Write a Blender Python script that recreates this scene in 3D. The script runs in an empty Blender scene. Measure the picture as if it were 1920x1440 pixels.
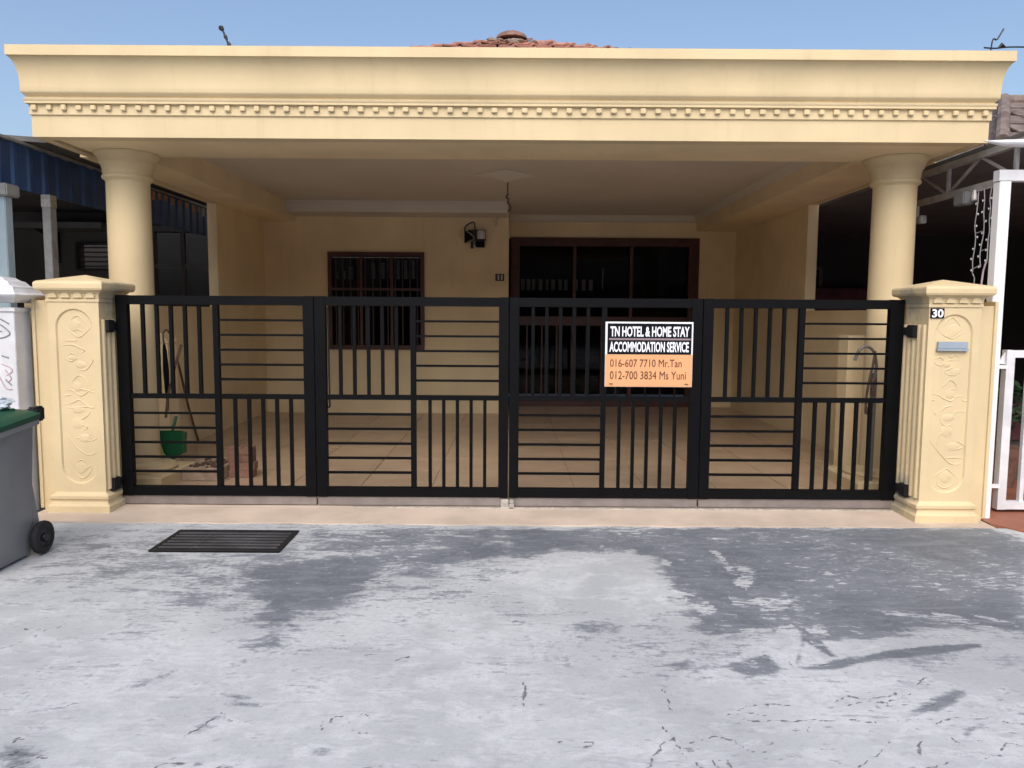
import bpy, bmesh, math, random
import numpy as np
from mathutils import Vector, Matrix

random.seed(7)
S = bpy.context.scene
COL = S.collection

# ------------------------------------------------------------------ camera
CAM_H, PITCH, ROLL = 1.48, math.atan(132 / 1440), 0.0065
cam_data = bpy.data.cameras.new('camera')
cam_data.sensor_width, cam_data.lens = 36.0, 27.0
cam_data.clip_start, cam_data.clip_end = 0.05, 2000
cam = bpy.data.objects.new('camera', cam_data)
COL.objects.link(cam)
_c, _s = math.cos(ROLL), math.sin(ROLL)
R0, U0 = Vector((1, 0, 0)), Vector((0, math.sin(PITCH), math.cos(PITCH)))
Rv, Uv = _c * R0 + _s * U0, -_s * R0 + _c * U0
Bv = Rv.cross(Uv)
M = Matrix((Rv, Uv, Bv)).transposed().to_4x4()
M.translation = Vector((0, 0, CAM_H))
cam.matrix_world = M
S.camera = cam

# ------------------------------------------------------------------ light
SUN_EL, SUN_AZ = math.radians(46), math.radians(188)      # azimuth clockwise from +Y: behind the camera
world = bpy.data.worlds.new('World')
S.world = world
world.use_nodes = True
wn = world.node_tree
wn.nodes.clear()
sky = wn.nodes.new('ShaderNodeTexSky')
sky.sky_type = 'NISHITA'
sky.sun_disc = False
sky.sun_elevation, sky.sun_rotation = SUN_EL, SUN_AZ
sky.air_density, sky.dust_density, sky.ozone_density, sky.altitude = 1.0, 4.2, 1.5, 0
bg = wn.nodes.new('ShaderNodeBackground')
bg.inputs['Strength'].default_value = 0.15
wo = wn.nodes.new('ShaderNodeOutputWorld')
wn.links.new(sky.outputs[0], bg.inputs['Color'])
wn.links.new(bg.outputs[0], wo.inputs['Surface'])
sun_data = bpy.data.lights.new('sun', 'SUN')
sun_data.energy, sun_data.angle, sun_data.color = 1.2, math.radians(60), (1.0, 0.97, 0.92)
sun = bpy.data.objects.new('sun', sun_data)
COL.objects.link(sun)
d = Vector((math.sin(SUN_AZ) * math.cos(SUN_EL), math.cos(SUN_AZ) * math.cos(SUN_EL), math.sin(SUN_EL)))
sun.rotation_euler = d.to_track_quat('Z', 'Y').to_euler()
sun.location = d * 30
S.view_settings.view_transform = 'Standard'
S.view_settings.look = 'None'
S.view_settings.gamma = 1
S.view_settings.exposure = 0.48
S.view_settings.use_curve_mapping = False
S.render.engine = 'CYCLES'
S.cycles.max_bounces = 10
S.cycles.diffuse_bounces = 6

# ------------------------------------------------------------------ helpers
ORG = {}


def org(o):
    return ORG.get(o.name, Vector((0, 0, 0))) if o else Vector((0, 0, 0))


def tag(o, label=None, cat=None, group=None, kind=None):
    if label: o['label'] = label
    if cat: o['category'] = cat
    if group: o['group'] = group
    if kind: o['kind'] = kind
    return o


def thing(name, loc, label, cat, group=None):
    o = bpy.data.objects.new(name, None)
    o.empty_display_size = 0.1
    o.location = loc
    COL.objects.link(o)
    ORG[o.name] = Vector(loc)
    return tag(o, label, cat, group)


class MB:
    def __init__(s):
        s.v, s.f, s.sm = [], [], []

    def add(s, vs, fs, smooth=False):
        b = len(s.v)
        s.v += [Vector(p) for p in vs]
        for f in fs:
            s.f.append([b + i for i in f]); s.sm.append(smooth)
        return s

    def box(s, x0, x1, y0, y1, z0, z1, bev=0.0):
        if bev > 0:
            bm = bmesh.new()
            bmesh.ops.create_cube(bm, size=1)
            for v in bm.verts:
                v.co = Vector(((x0 + x1) / 2 + v.co.x * (x1 - x0), (y0 + y1) / 2 + v.co.y * (y1 - y0), (z0 + z1) / 2 + v.co.z * (z1 - z0)))
            bmesh.ops.bevel(bm, geom=list(bm.edges), offset=bev, segments=2, affect='EDGES', clamp_overlap=True)
            bm.verts.index_update()
            s.add([v.co.copy() for v in bm.verts], [[v.index for v in f.verts] for f in bm.faces])
            bm.free()
            return s
        vs = [(x, y, z) for z in (z0, z1) for y in (y0, y1) for x in (x0, x1)]
        return s.add(vs, [(0, 2, 3, 1), (4, 5, 7, 6), (0, 1, 5, 4), (2, 6, 7, 3), (0, 4, 6, 2), (1, 3, 7, 5)])

    def tube(s, pts, r, n=8, closed=False, taper=None):
        pts = [Vector(p) for p in pts]
        rings = []
        m = len(pts)
        for i, p in enumerate(pts):
            t = (pts[min(i + 1, m - 1)] - pts[max(i - 1, 0)])
            if t.length < 1e-9: t = Vector((0, 0, 1))
            t.normalize()
            a = Vector((0, 0, 1)) if abs(t.z) < 0.9 else Vector((0, 1, 0))
            u = t.cross(a).normalized(); w = t.cross(u)
            rr = r if taper is None else r * taper[i]
            rings.append([p + (u * math.cos(2 * math.pi * k / n) + w * math.sin(2 * math.pi * k / n)) * rr for k in range(n)])
        vs = [q for ring in rings for q in ring]
        fs = []
        for i in range(m - 1):
            for k in range(n):
                a, b = i * n + k, i * n + (k + 1) % n
                fs.append((a, b, b + n, a + n))
        s.add(vs, fs, True)
        b = len(s.v) - len(vs)
        s.f.append([b + k for k in range(n)][::-1]); s.sm.append(False)
        s.f.append([b + (m - 1) * n + k for k in range(n)]); s.sm.append(False)
        return s

    def lathe(s, cx, cy, prof, n=48):
        vs, fs = [], []
        for r, z in prof:
            vs += [(cx + r * math.cos(2 * math.pi * k / n), cy + r * math.sin(2 * math.pi * k / n), z) for k in range(n)]
        for i in range(len(prof) - 1):
            for k in range(n):
                a, b = i * n + k, i * n + (k + 1) % n
                fs.append((a, b, b + n, a + n))
        fs.append(tuple(range(n))[::-1]); fs.append(tuple((len(prof) - 1) * n + k for k in range(n)))
        return s.add(vs, fs, True)

    def sqloft(s, cx, cy, prof):
        vs, fs = [], []
        for h, z in prof:
            vs += [(cx - h, cy - h, z), (cx + h, cy - h, z), (cx + h, cy + h, z), (cx - h, cy + h, z)]
        for i in range(len(prof) - 1):
            for k in range(4):
                a, b = i * 4 + k, i * 4 + (k + 1) % 4
                fs.append((a, b, b + 4, a + 4))
        fs.append((3, 2, 1, 0)); t = (len(prof) - 1) * 4
        fs.append((t, t + 1, t + 2, t + 3))
        return s.add(vs, fs)

    def prism(s, pts, vec):
        """closed polygon pts (3D) pushed along vec"""
        n = len(pts); vec = Vector(vec)
        vs = [Vector(p) for p in pts] + [Vector(p) + vec for p in pts]
        fs = [tuple(range(n))[::-1], tuple(range(n, 2 * n))]
        fs += [(k, (k + 1) % n, (k + 1) % n + n, k + n) for k in range(n)]
        return s.add(vs, fs)

    def bar(s, a, b, w, h=None):
        """rectangular bar from a to b"""
        a, b = Vector(a), Vector(b); h = h or w
        t = (b - a).normalized()
        up = Vector((0, 0, 1)) if abs(t.z) < 0.95 else Vector((0, 1, 0))
        u = t.cross(up).normalized() * (w / 2); v = t.cross(u).normalized() * (h / 2)
        vs = [p + q for p in (a, b) for q in (-u - v, u - v, u + v, -u + v)]
        return s.add(vs, [(0, 1, 2, 3), (7, 6, 5, 4), (0, 4, 5, 1), (1, 5, 6, 2), (2, 6, 7, 3), (3, 7, 4, 0)])

    def mesh(s, name, mat, off=(0, 0, 0)):
        off = Vector(off)
        me = bpy.data.meshes.new(name)
        me.from_pydata([p - off for p in s.v], [], s.f)
        me.polygons.foreach_set('use_smooth', s.sm)
        bm = bmesh.new(); bm.from_mesh(me)
        bmesh.ops.recalc_face_normals(bm, faces=bm.faces)
        bm.to_mesh(me); bm.free()
        me.materials.append(mat)
        if any(s.sm):
            try: me.set_sharp_from_angle(angle=math.radians(35))
            except Exception: pass
        return me

    def build(s, name, mat, parent=None, label=None, kind=None):
        L = org(parent)
        o = bpy.data.objects.new(name, s.mesh(name, mat, L))
        COL.objects.link(o)
        if parent: o.parent = parent
        ORG[o.name] = L
        return tag(o, label=label, kind=kind)


def piece(name, me, parent, loc, rot=(0, 0, 0), scale=(1, 1, 1)):
    o = bpy.data.objects.new(name, me)
    COL.objects.link(o)
    o.parent = parent
    o.location = Vector(loc) - org(parent)
    o.rotation_euler = rot; o.scale = scale
    return o


def smooth_path(pts, k=5):
    P = [Vector(p) for p in pts]
    if len(P) < 3:
        return P
    out = []
    for i in range(len(P) - 1):
        p0, p1, p2, p3 = P[max(i - 1, 0)], P[i], P[i + 1], P[min(i + 2, len(P) - 1)]
        for j in range(k):
            t = j / k
            out.append(0.5 * ((2 * p1) + (p2 - p0) * t + (2 * p0 - 5 * p1 + 4 * p2 - p3) * t * t + (3 * p1 - p0 - 3 * p2 + p3) * t ** 3))
    out.append(P[-1])
    return out


# ------------------------------------------------------------------ materials
def nodes(m):
    m.use_nodes = True
    nt = m.node_tree
    return nt, nt.nodes['Principled BSDF']


def N(nt, t, **kw):
    n = nt.nodes.new(t)
    for k, v in kw.items():
        if hasattr(n, k): setattr(n, k, v)
        else: n.inputs[k.replace('_', ' ')].default_value = v
    return n


def mathn(nt, op, a, b=None, clamp=False):
    n = nt.nodes.new('ShaderNodeMath'); n.operation = op; n.use_clamp = clamp
    for i, x in enumerate((a, b)):
        if x is None: continue
        if isinstance(x, (int, float)): n.inputs[i].default_value = x
        else: nt.links.new(x, n.inputs[i])
    return n.outputs[0]


def mixc(nt, fac, a, b, mode='MIX'):
    n = nt.nodes.new('ShaderNodeMix'); n.data_type = 'RGBA'; n.blend_type = mode
    for sock, x in ((n.inputs[0], fac), (n.inputs[6], a), (n.inputs[7], b)):
        if isinstance(x, (int, float)): sock.default_value = x
        elif isinstance(x, tuple): sock.default_value = (*x, 1)
        else: nt.links.new(x, sock)
    return n.outputs[2]


def noise(nt, vec, scale, detail=4, rough=0.55, dist=0.0):
    n = N(nt, 'ShaderNodeTexNoise')
    n.inputs['Scale'].default_value = scale; n.inputs['Detail'].default_value = detail
    n.inputs['Roughness'].default_value = rough; n.inputs['Distortion'].default_value = dist
    nt.links.new(vec, n.inputs['Vector'])
    return n.outputs['Fac']


def ramp(nt, fac, a, b):
    n = nt.nodes.new('ShaderNodeMapRange'); n.interpolation_type = 'SMOOTHSTEP'
    n.inputs[1].default_value, n.inputs[2].default_value = a, b
    nt.links.new(fac, n.inputs[0])
    return n.outputs[0]


def scaled(nt, vec, sx, sy, sz, loc=(0, 0, 0)):
    n = nt.nodes.new('ShaderNodeMapping')
    n.inputs['Scale'].default_value = (sx, sy, sz); n.inputs['Location'].default_value = loc
    nt.links.new(vec, n.inputs['Vector'])
    return n.outputs[0]


def pmat(name, col, rough=0.6, var=0.10, scale=2.5, bump=0.0, bscale=60, metal=0.0, rnd=0.0, streak=0.0, spec=0.5):
    m = bpy.data.materials.new(name)
    nt, b = nodes(m)
    pos = N(nt, 'ShaderNodeNewGeometry').outputs['Position']
    f = noise(nt, pos, scale, 5)
    dark = tuple(c * (1 - var) for c in col); lite = tuple(min(1, c * (1 + var * 0.7)) for c in col)
    c = mixc(nt, ramp(nt, f, 0.3, 0.7), dark, lite)
    if streak:
        g = noise(nt, scaled(nt, pos, 6, 6, 0.5), 2.0, 4)
        c = mixc(nt, mathn(nt, 'MULTIPLY', ramp(nt, g, 0.52, 0.8), streak), c, tuple(x * 0.55 for x in col))
    if rnd:
        oi = N(nt, 'ShaderNodeObjectInfo').outputs['Random']
        k = mathn(nt, 'ADD', mathn(nt, 'MULTIPLY', oi, 2 * rnd), 1 - rnd)
        hv = nt.nodes.new('ShaderNodeHueSaturation')
        nt.links.new(k, hv.inputs['Value']); nt.links.new(c, hv.inputs['Color'])
        c = hv.outputs[0]
    nt.links.new(c, b.inputs['Base Color'])
    b.inputs['Roughness'].default_value = rough; b.inputs['Metallic'].default_value = metal
    b.inputs['Specular IOR Level'].default_value = spec
    if bump:
        bn = nt.nodes.new('ShaderNodeBump'); bn.inputs['Strength'].default_value = bump; bn.inputs['Distance'].default_value = 0.01
        nt.links.new(noise(nt, pos, bscale, 6, 0.65), bn.inputs['Height'])
        nt.links.new(bn.outputs[0], b.inputs['Normal'])
    return m


CREAM = (0.64, 0.515, 0.31)
M_cream = pmat('cream_paint', CREAM, 0.62, 0.07, 1.6, 0.16, 90, streak=0.17)
M_wall = pmat('lightened_cream_paint', (0.77, 0.63, 0.395), 0.65, 0.08, 1.4, 0.12, 70, streak=0.14)  # same cream as outside, set lighter to brighten the shaded porch
M_ceil = pmat('ceiling_paint', (0.62, 0.575, 0.50), 0.8, 0.05, 0.8)
M_gate = pmat('black_gate_paint', (0.003, 0.0032, 0.0042), 0.45, 0.15, 6, 0.05, 120, spec=0.12)
M_kick = pmat('kick_plate_metal', (0.24, 0.21, 0.20), 0.5, 0.15, 8, metal=0.3)
M_steel = pmat('bright_steel', (0.62, 0.61, 0.58), 0.35, 0.2, 25, metal=0.8)
M_apron = pmat('apron_screed', (0.54, 0.44, 0.355), 0.75, 0.14, 2.2, 0.25, 60)
M_tile = pmat('floor_tile_glaze', (0.46, 0.34, 0.235), 0.28, 0.10, 3.0, rnd=0.05)
M_grout = pmat('grout', (0.36, 0.265, 0.18), 0.9)
M_terra = pmat('terracotta_tile', (0.35, 0.17, 0.125), 0.8, 0.28, 5, 0.4, 40, rnd=0.22)
M_ridge = pmat('weathered_ridge_tile', (0.22, 0.12, 0.095), 0.85, 0.3, 8, 0.5, 40)
M_mortar = pmat('roof_mortar', (0.22, 0.17, 0.14), 0.9, 0.4, 14, 0.6, 30)
M_timber = pmat('red_brown_timber', (0.065, 0.018, 0.014), 0.35, 0.3, 6)
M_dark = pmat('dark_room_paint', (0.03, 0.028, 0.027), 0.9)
M_bars = pmat('brown_iron_bars', (0.05, 0.026, 0.026), 0.4, 0.2, 10)
M_pale = pmat('pale_matt', (0.55, 0.56, 0.58), 0.9, 0.12, 12)
M_white = pmat('white_paint', (0.78, 0.78, 0.80), 0.5, 0.04, 4)
M_offwhite = pmat('aged_white_paint', (0.66, 0.67, 0.70), 0.6, 0.12, 5, streak=0.2)
M_blue = pmat('blue_steel_sheet', (0.022, 0.062, 0.17), 0.4, 0.14, 3, rnd=0.16)
M_paleblue = pmat('pale_blue_paint', (0.36, 0.46, 0.52), 0.5, 0.08, 6)
M_galv = pmat('galvanised_steel', (0.34, 0.34, 0.34), 0.5, 0.2, 9, metal=0.3)
M_roofgrey = pmat('dark_roof_sheet', (0.10, 0.10, 0.10), 0.7, 0.2, 4)
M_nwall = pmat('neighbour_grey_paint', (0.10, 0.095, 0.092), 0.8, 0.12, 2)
M_ntrim = pmat('neighbour_grey_trim', (0.13, 0.135, 0.14), 0.7, 0.1, 4)
M_black = pmat('black_plastic', (0.012, 0.012, 0.014), 0.5, 0.2, 10)
M_rubber = pmat('tyre_rubber', (0.014, 0.014, 0.016), 0.75, 0.2, 20)
M_bin = pmat('grey_bin_plastic', (0.215, 0.22, 0.225), 0.45, 0.07, 5, 0.06, 150)
M_lid = pmat('green_bin_lid', (0.012, 0.075, 0.045), 0.4, 0.15, 6)
M_bag = pmat('pale_plastic_bag', (0.55, 0.63, 0.70), 0.3, 0.25, 18)
M_green = pmat('green_plastic', (0.008, 0.11, 0.045), 0.4, 0.1, 8)
M_leafgreen = pmat('dark_green_bristle', (0.012, 0.09, 0.028), 0.7, 0.4, 40)
M_yellowgreen = pmat('lime_plastic', (0.36, 0.42, 0.10), 0.45, 0.1, 8)
M_stick = pmat('brown_stick', (0.12, 0.07, 0.045), 0.6, 0.3, 14)
M_brick = pmat('old_red_brick', (0.22, 0.12, 0.085), 0.85, 0.3, 14, 0.5, 60, rnd=0.2)
M_bed = pmat('raw_cement', (0.36, 0.27, 0.20), 0.9, 0.25, 10, 0.4, 60)
M_soil = pmat('dry_soil', (0.11, 0.065, 0.045), 0.95, 0.4, 30)
M_redfloor = pmat('red_cement_floor', (0.30, 0.115, 0.07), 0.6, 0.18, 3, 0.15, 70)
M_pipe = pmat('grey_pipe', (0.17, 0.16, 0.15), 0.5)
M_grate = pmat('cast_iron', (0.012, 0.012, 0.013), 0.5, 0.3, 8, 0.2, 80)
M_slat = pmat('highlighted_iron_slat', (0.075, 0.075, 0.082), 0.45, 0.35, 5, 0.2, 80)  # iron lighter than the frame, painting the highlights on the slats
M_pitshade = pmat('drain_pit_shade', (0.004, 0.004, 0.004), 0.95)
M_oldtile = pmat('brown_grey_roof_tile', (0.17, 0.13, 0.115), 0.85, 0.35, 9, 0.5, 40, rnd=0.2)
M_orange = pmat('orange_sign_vinyl', (0.72, 0.365, 0.175), 0.55, 0.03, 8)
M_signblack = pmat('black_sign_vinyl', (0.006, 0.0065, 0.010), 0.6, spec=0.1)
M_signwhite = pmat('white_sign_vinyl', (0.84, 0.87, 0.92), 0.5, 0.03)
M_signbrown = pmat('brown_sign_letter', (0.10, 0.022, 0.008), 0.6)
M_mauve = pmat('mauve_sign_line', (0.26, 0.20, 0.22), 0.6)
M_slot = pmat('blue_grey_slot_plate', (0.30, 0.36, 0.43), 0.4, 0.06, 10)
M_leaf = pmat('plant_leaf', (0.02, 0.05, 0.022), 0.5, 0.4, 14)
M_maroon = pmat('maroon_cloth', (0.10, 0.03, 0.035), 0.8, 0.2, 6)
M_concline = pmat('grey_relief_line', (0.24, 0.25, 0.28), 0.8)
M_pinkline = pmat('pink_relief_line', (0.52, 0.40, 0.44), 0.8)
M_led = pmat('clear_led_bulb', (0.75, 0.76, 0.78), 0.25)
M_wire = pmat('pale_light_cable', (0.38, 0.38, 0.40), 0.5)

# glass: thin, clear, reflecting
M_glass = bpy.data.materials.new('window_glass')
nt, b = nodes(M_glass)
tr = N(nt, 'ShaderNodeBsdfTransparent'); tr.inputs['Color'].default_value = (0.62, 0.64, 0.66, 1)
gl = N(nt, 'ShaderNodeBsdfGlossy'); gl.inputs['Roughness'].default_value = 0.03
fr = N(nt, 'ShaderNodeFresnel'); fr.inputs['IOR'].default_value = 1.22
mx = N(nt, 'ShaderNodeMixShader')
nt.links.new(fr.outputs[0], mx.inputs[0]); nt.links.new(tr.outputs[0], mx.inputs[1]); nt.links.new(gl.outputs[0], mx.inputs[2])
nt.links.new(mx.outputs[0], nt.nodes['Material Output'].inputs['Surface'])

# cream paint of the gate pillars: mildew blotches at the foot of the gate sides
M_pillar = pmat('pillar_paint', CREAM, 0.62, 0.07, 2.2, 0.18, 90, streak=0.16)
nt = M_pillar.node_tree; b = nt.nodes['Principled BSDF']
pos = N(nt, 'ShaderNodeNewGeometry').outputs['Position']
src = b.inputs['Base Color'].links[0].from_socket
tot = None
for cx, cy, cz, r in ((2.93, 5.72, 0.12, 0.40), (-2.98, 5.80, 0.06, 0.26), (2.93, 5.62, 1.6, 0.24), (-2.98, 5.72, 1.6, 0.24)):
    vd = nt.nodes.new('ShaderNodeVectorMath'); vd.operation = 'DISTANCE'
    nt.links.new(pos, vd.inputs[0]); vd.inputs[1].default_value = (cx, cy, cz)
    k = mathn(nt, 'SUBTRACT', 1.0, mathn(nt, 'DIVIDE', vd.outputs['Value'], r), True)
    tot = k if tot is None else mathn(nt, 'ADD', tot, k, True)
blot = ramp(nt, mathn(nt, 'ADD', noise(nt, pos, 9, 7, 0.7), mathn(nt, 'MULTIPLY', tot, 0.55)), 0.62, 0.95)
st = mixc(nt, mathn(nt, 'MULTIPLY', blot, mathn(nt, 'MULTIPLY', ramp(nt, tot, 0.0, 0.5), 0.8)), src, (0.30, 0.28, 0.21))
nt.links.new(st, b.inputs['Base Color'])

# ------------------------------------------------------------------ ground and driveway
WET = [(0.15, 1.0, [(-1.598, 4.329), (-1.247, 4.572), (-0.797, 4.71), (0.007, 4.957), (0.007, 4.619), (-0.246, 4.432), (-0.678, 4.366), (-0.762, 3.983), (-0.854, 3.757), (-1.042, 3.657), (-1.042, 3.478), (-1.122, 3.452), (-1.217, 3.569), (-1.372, 3.918)]), (0.16, 0.8, [(-2.322, 5.209), (0.006, 5.237), (0.007, 4.672), (-0.845, 4.601), (-1.284, 4.53), (-1.374, 5.049), (-1.463, 5.176)]), (0.09, 1.0, [(-0.068, 5.235), (3.362, 5.316), (3.451, 4.973), (2.461, 3.503), (2.231, 3.518), (2.048, 3.552), (1.849, 3.463), (1.597, 3.4), (1.462, 3.37), (1.358, 3.479), (1.16, 3.488), (1.014, 3.415), (0.864, 3.508), (0.857, 3.703), (0.87, 3.997), (0.877, 4.359), (0.845, 4.615), (0.742, 4.699), (0.308, 4.711), (0.104, 4.538), (-0.026, 4.577)]), (0.03, 1.0, [(0.942, 3.174), (1.081, 3.238), (1.133, 3.282), (1.135, 3.218), (1.173, 3.117), (1.09, 3.059), (0.986, 3.043), (0.921, 3.085)]), (0.02, 1.0, [(1.381, 3.529), (1.407, 3.529), (1.425, 3.398), (1.426, 3.33), (1.429, 3.233), (1.391, 3.222), (1.345, 3.379), (1.289, 3.284), (1.229, 3.158), (1.254, 3.128), (1.392, 3.201), (1.556, 3.256), (1.784, 3.335), (1.997, 3.372), (2.147, 3.38), (2.123, 3.34), (1.946, 3.283), (1.705, 3.226), (1.578, 3.204), (1.463, 3.151), (1.355, 3.11), (1.219, 3.108), (1.227, 3.178), (1.301, 3.328)]), (0.02, 0.9, [(1.508, 2.776), (1.62, 2.854), (1.781, 2.954), (1.831, 2.937), (1.735, 2.855), (1.607, 2.773), (1.522, 2.764)]), (0.02, 0.8, [(1.615, 2.611), (1.666, 2.668), (1.743, 2.699), (1.743, 2.684), (1.673, 2.647), (1.618, 2.597)]), (0.05, 0.75, [(0.672, 3.12), (0.619, 3.139), (0.772, 3.213), (0.808, 3.172), (0.749, 3.111)]), (0.1, 0.62, [(-2.415, 4.083), (-2.383, 4.295), (-2.308, 4.449), (-2.217, 4.471), (-2.201, 4.298), (-2.268, 4.137), (-2.32, 4.019)]), (0.12, 0.58, [(-1.815, 3.798), (-1.688, 3.951), (-1.493, 4.117), (-1.328, 3.806), (-1.516, 3.663), (-1.725, 3.659)]), (0.06, 0.62, [(-1.186, 3.386), (-1.025, 3.418), (-1.015, 3.304), (-1.092, 3.249), (-1.216, 3.268)]), (0.05, 0.75, [(-1.725, 2.475), (-1.692, 2.508), (-1.627, 2.492), (-1.542, 2.455), (-1.517, 2.37), (-1.516, 2.313), (-1.616, 2.311)]), (0.05, 0.6, [(-1.134, 2.868), (-1.037, 2.886), (-0.91, 2.749), (-1.029, 2.748)]), (0.04, 0.65, [(-1.14, 2.564), (-1.132, 2.613), (-1.086, 2.69), (-1.069, 2.686), (-1.091, 2.582)]), (0.05, 0.6, [(-1.568, 2.862), (-1.508, 2.995), (-1.398, 3.091), (-1.351, 3.034), (-1.423, 2.907)]), (0.05, 0.55, [(0.265, 3.593), (0.431, 3.696), (0.571, 3.566), (0.523, 3.413), (0.329, 3.439)])]
PALE = [(0.02, [(0.871, 4.029), (0.947, 3.983), (1.006, 3.876), (1.046, 3.733), (0.973, 3.691), (0.899, 3.773), (0.845, 3.772)]), (0.015, [(1.156, 3.955), (1.216, 3.91), (1.328, 3.927), (1.458, 3.914), (1.47, 3.855), (1.404, 3.825), (1.326, 3.838), (1.211, 3.821), (1.141, 3.806)]), (0.012, [(1.273, 3.808), (1.354, 3.838), (1.492, 3.841), (1.449, 3.782), (1.325, 3.752), (1.258, 3.744)]), (0.012, [(1.291, 3.578), (1.356, 3.579), (1.362, 3.504), (1.31, 3.339), (1.232, 3.204), (1.158, 3.127), (1.128, 3.239), (1.028, 3.216), (1.014, 3.248), (1.172, 3.371), (1.236, 3.454)]), (0.01, [(1.401, 3.542), (1.467, 3.568), (1.498, 3.506), (1.494, 3.446), (1.427, 3.433), (1.403, 3.48)]), (0.01, [(1.346, 3.351), (1.373, 3.329), (1.405, 3.222), (1.341, 3.16), (1.276, 3.199), (1.281, 3.262)]), (0.02, [(1.437, 3.398), (1.562, 3.377), (1.819, 3.404), (2.08, 3.431), (2.028, 3.384), (1.784, 3.335), (1.518, 3.277), (1.447, 3.275)]), (0.012, [(1.096, 3.524), (1.161, 3.532), (1.145, 3.488), (1.088, 3.481)]), (0.012, [(1.179, 3.532), (1.243, 3.539), (1.226, 3.489), (1.17, 3.489)]), (0.02, [(1.258, 4.753), (1.3, 4.721), (1.305, 4.443), (1.288, 4.275), (1.261, 4.329), (1.266, 4.593)]), (0.02, [(1.337, 4.444), (1.427, 4.427), (1.379, 4.215), (1.279, 4.044), (1.229, 4.151), (1.319, 4.275)]), (0.015, [(1.846, 3.775), (2.035, 3.722), (2.192, 3.671), (2.283, 3.562), (2.052, 3.655), (1.874, 3.72)]), (0.015, [(2.104, 3.751), (2.197, 3.725), (2.311, 3.607), (2.352, 3.471), (2.173, 3.592)]), (0.015, [(-0.819, 4.13), (-0.731, 4.236), (-0.718, 4.309), (-0.692, 4.219), (-0.684, 4.066), (-0.745, 4.048)]), (0.015, [(1.279, 5.047), (1.46, 4.989), (1.531, 4.931), (1.379, 4.951)]), (0.012, [(1.173, 5.305), (1.28, 5.281), (1.249, 5.213), (1.148, 5.224)]), (0.012, [(0.919, 4.576), (0.978, 4.516), (0.936, 4.417), (0.896, 4.455)]), (0.012, [(2.305, 3.727), (2.387, 3.687), (2.463, 3.623), (2.362, 3.647)])]
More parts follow.
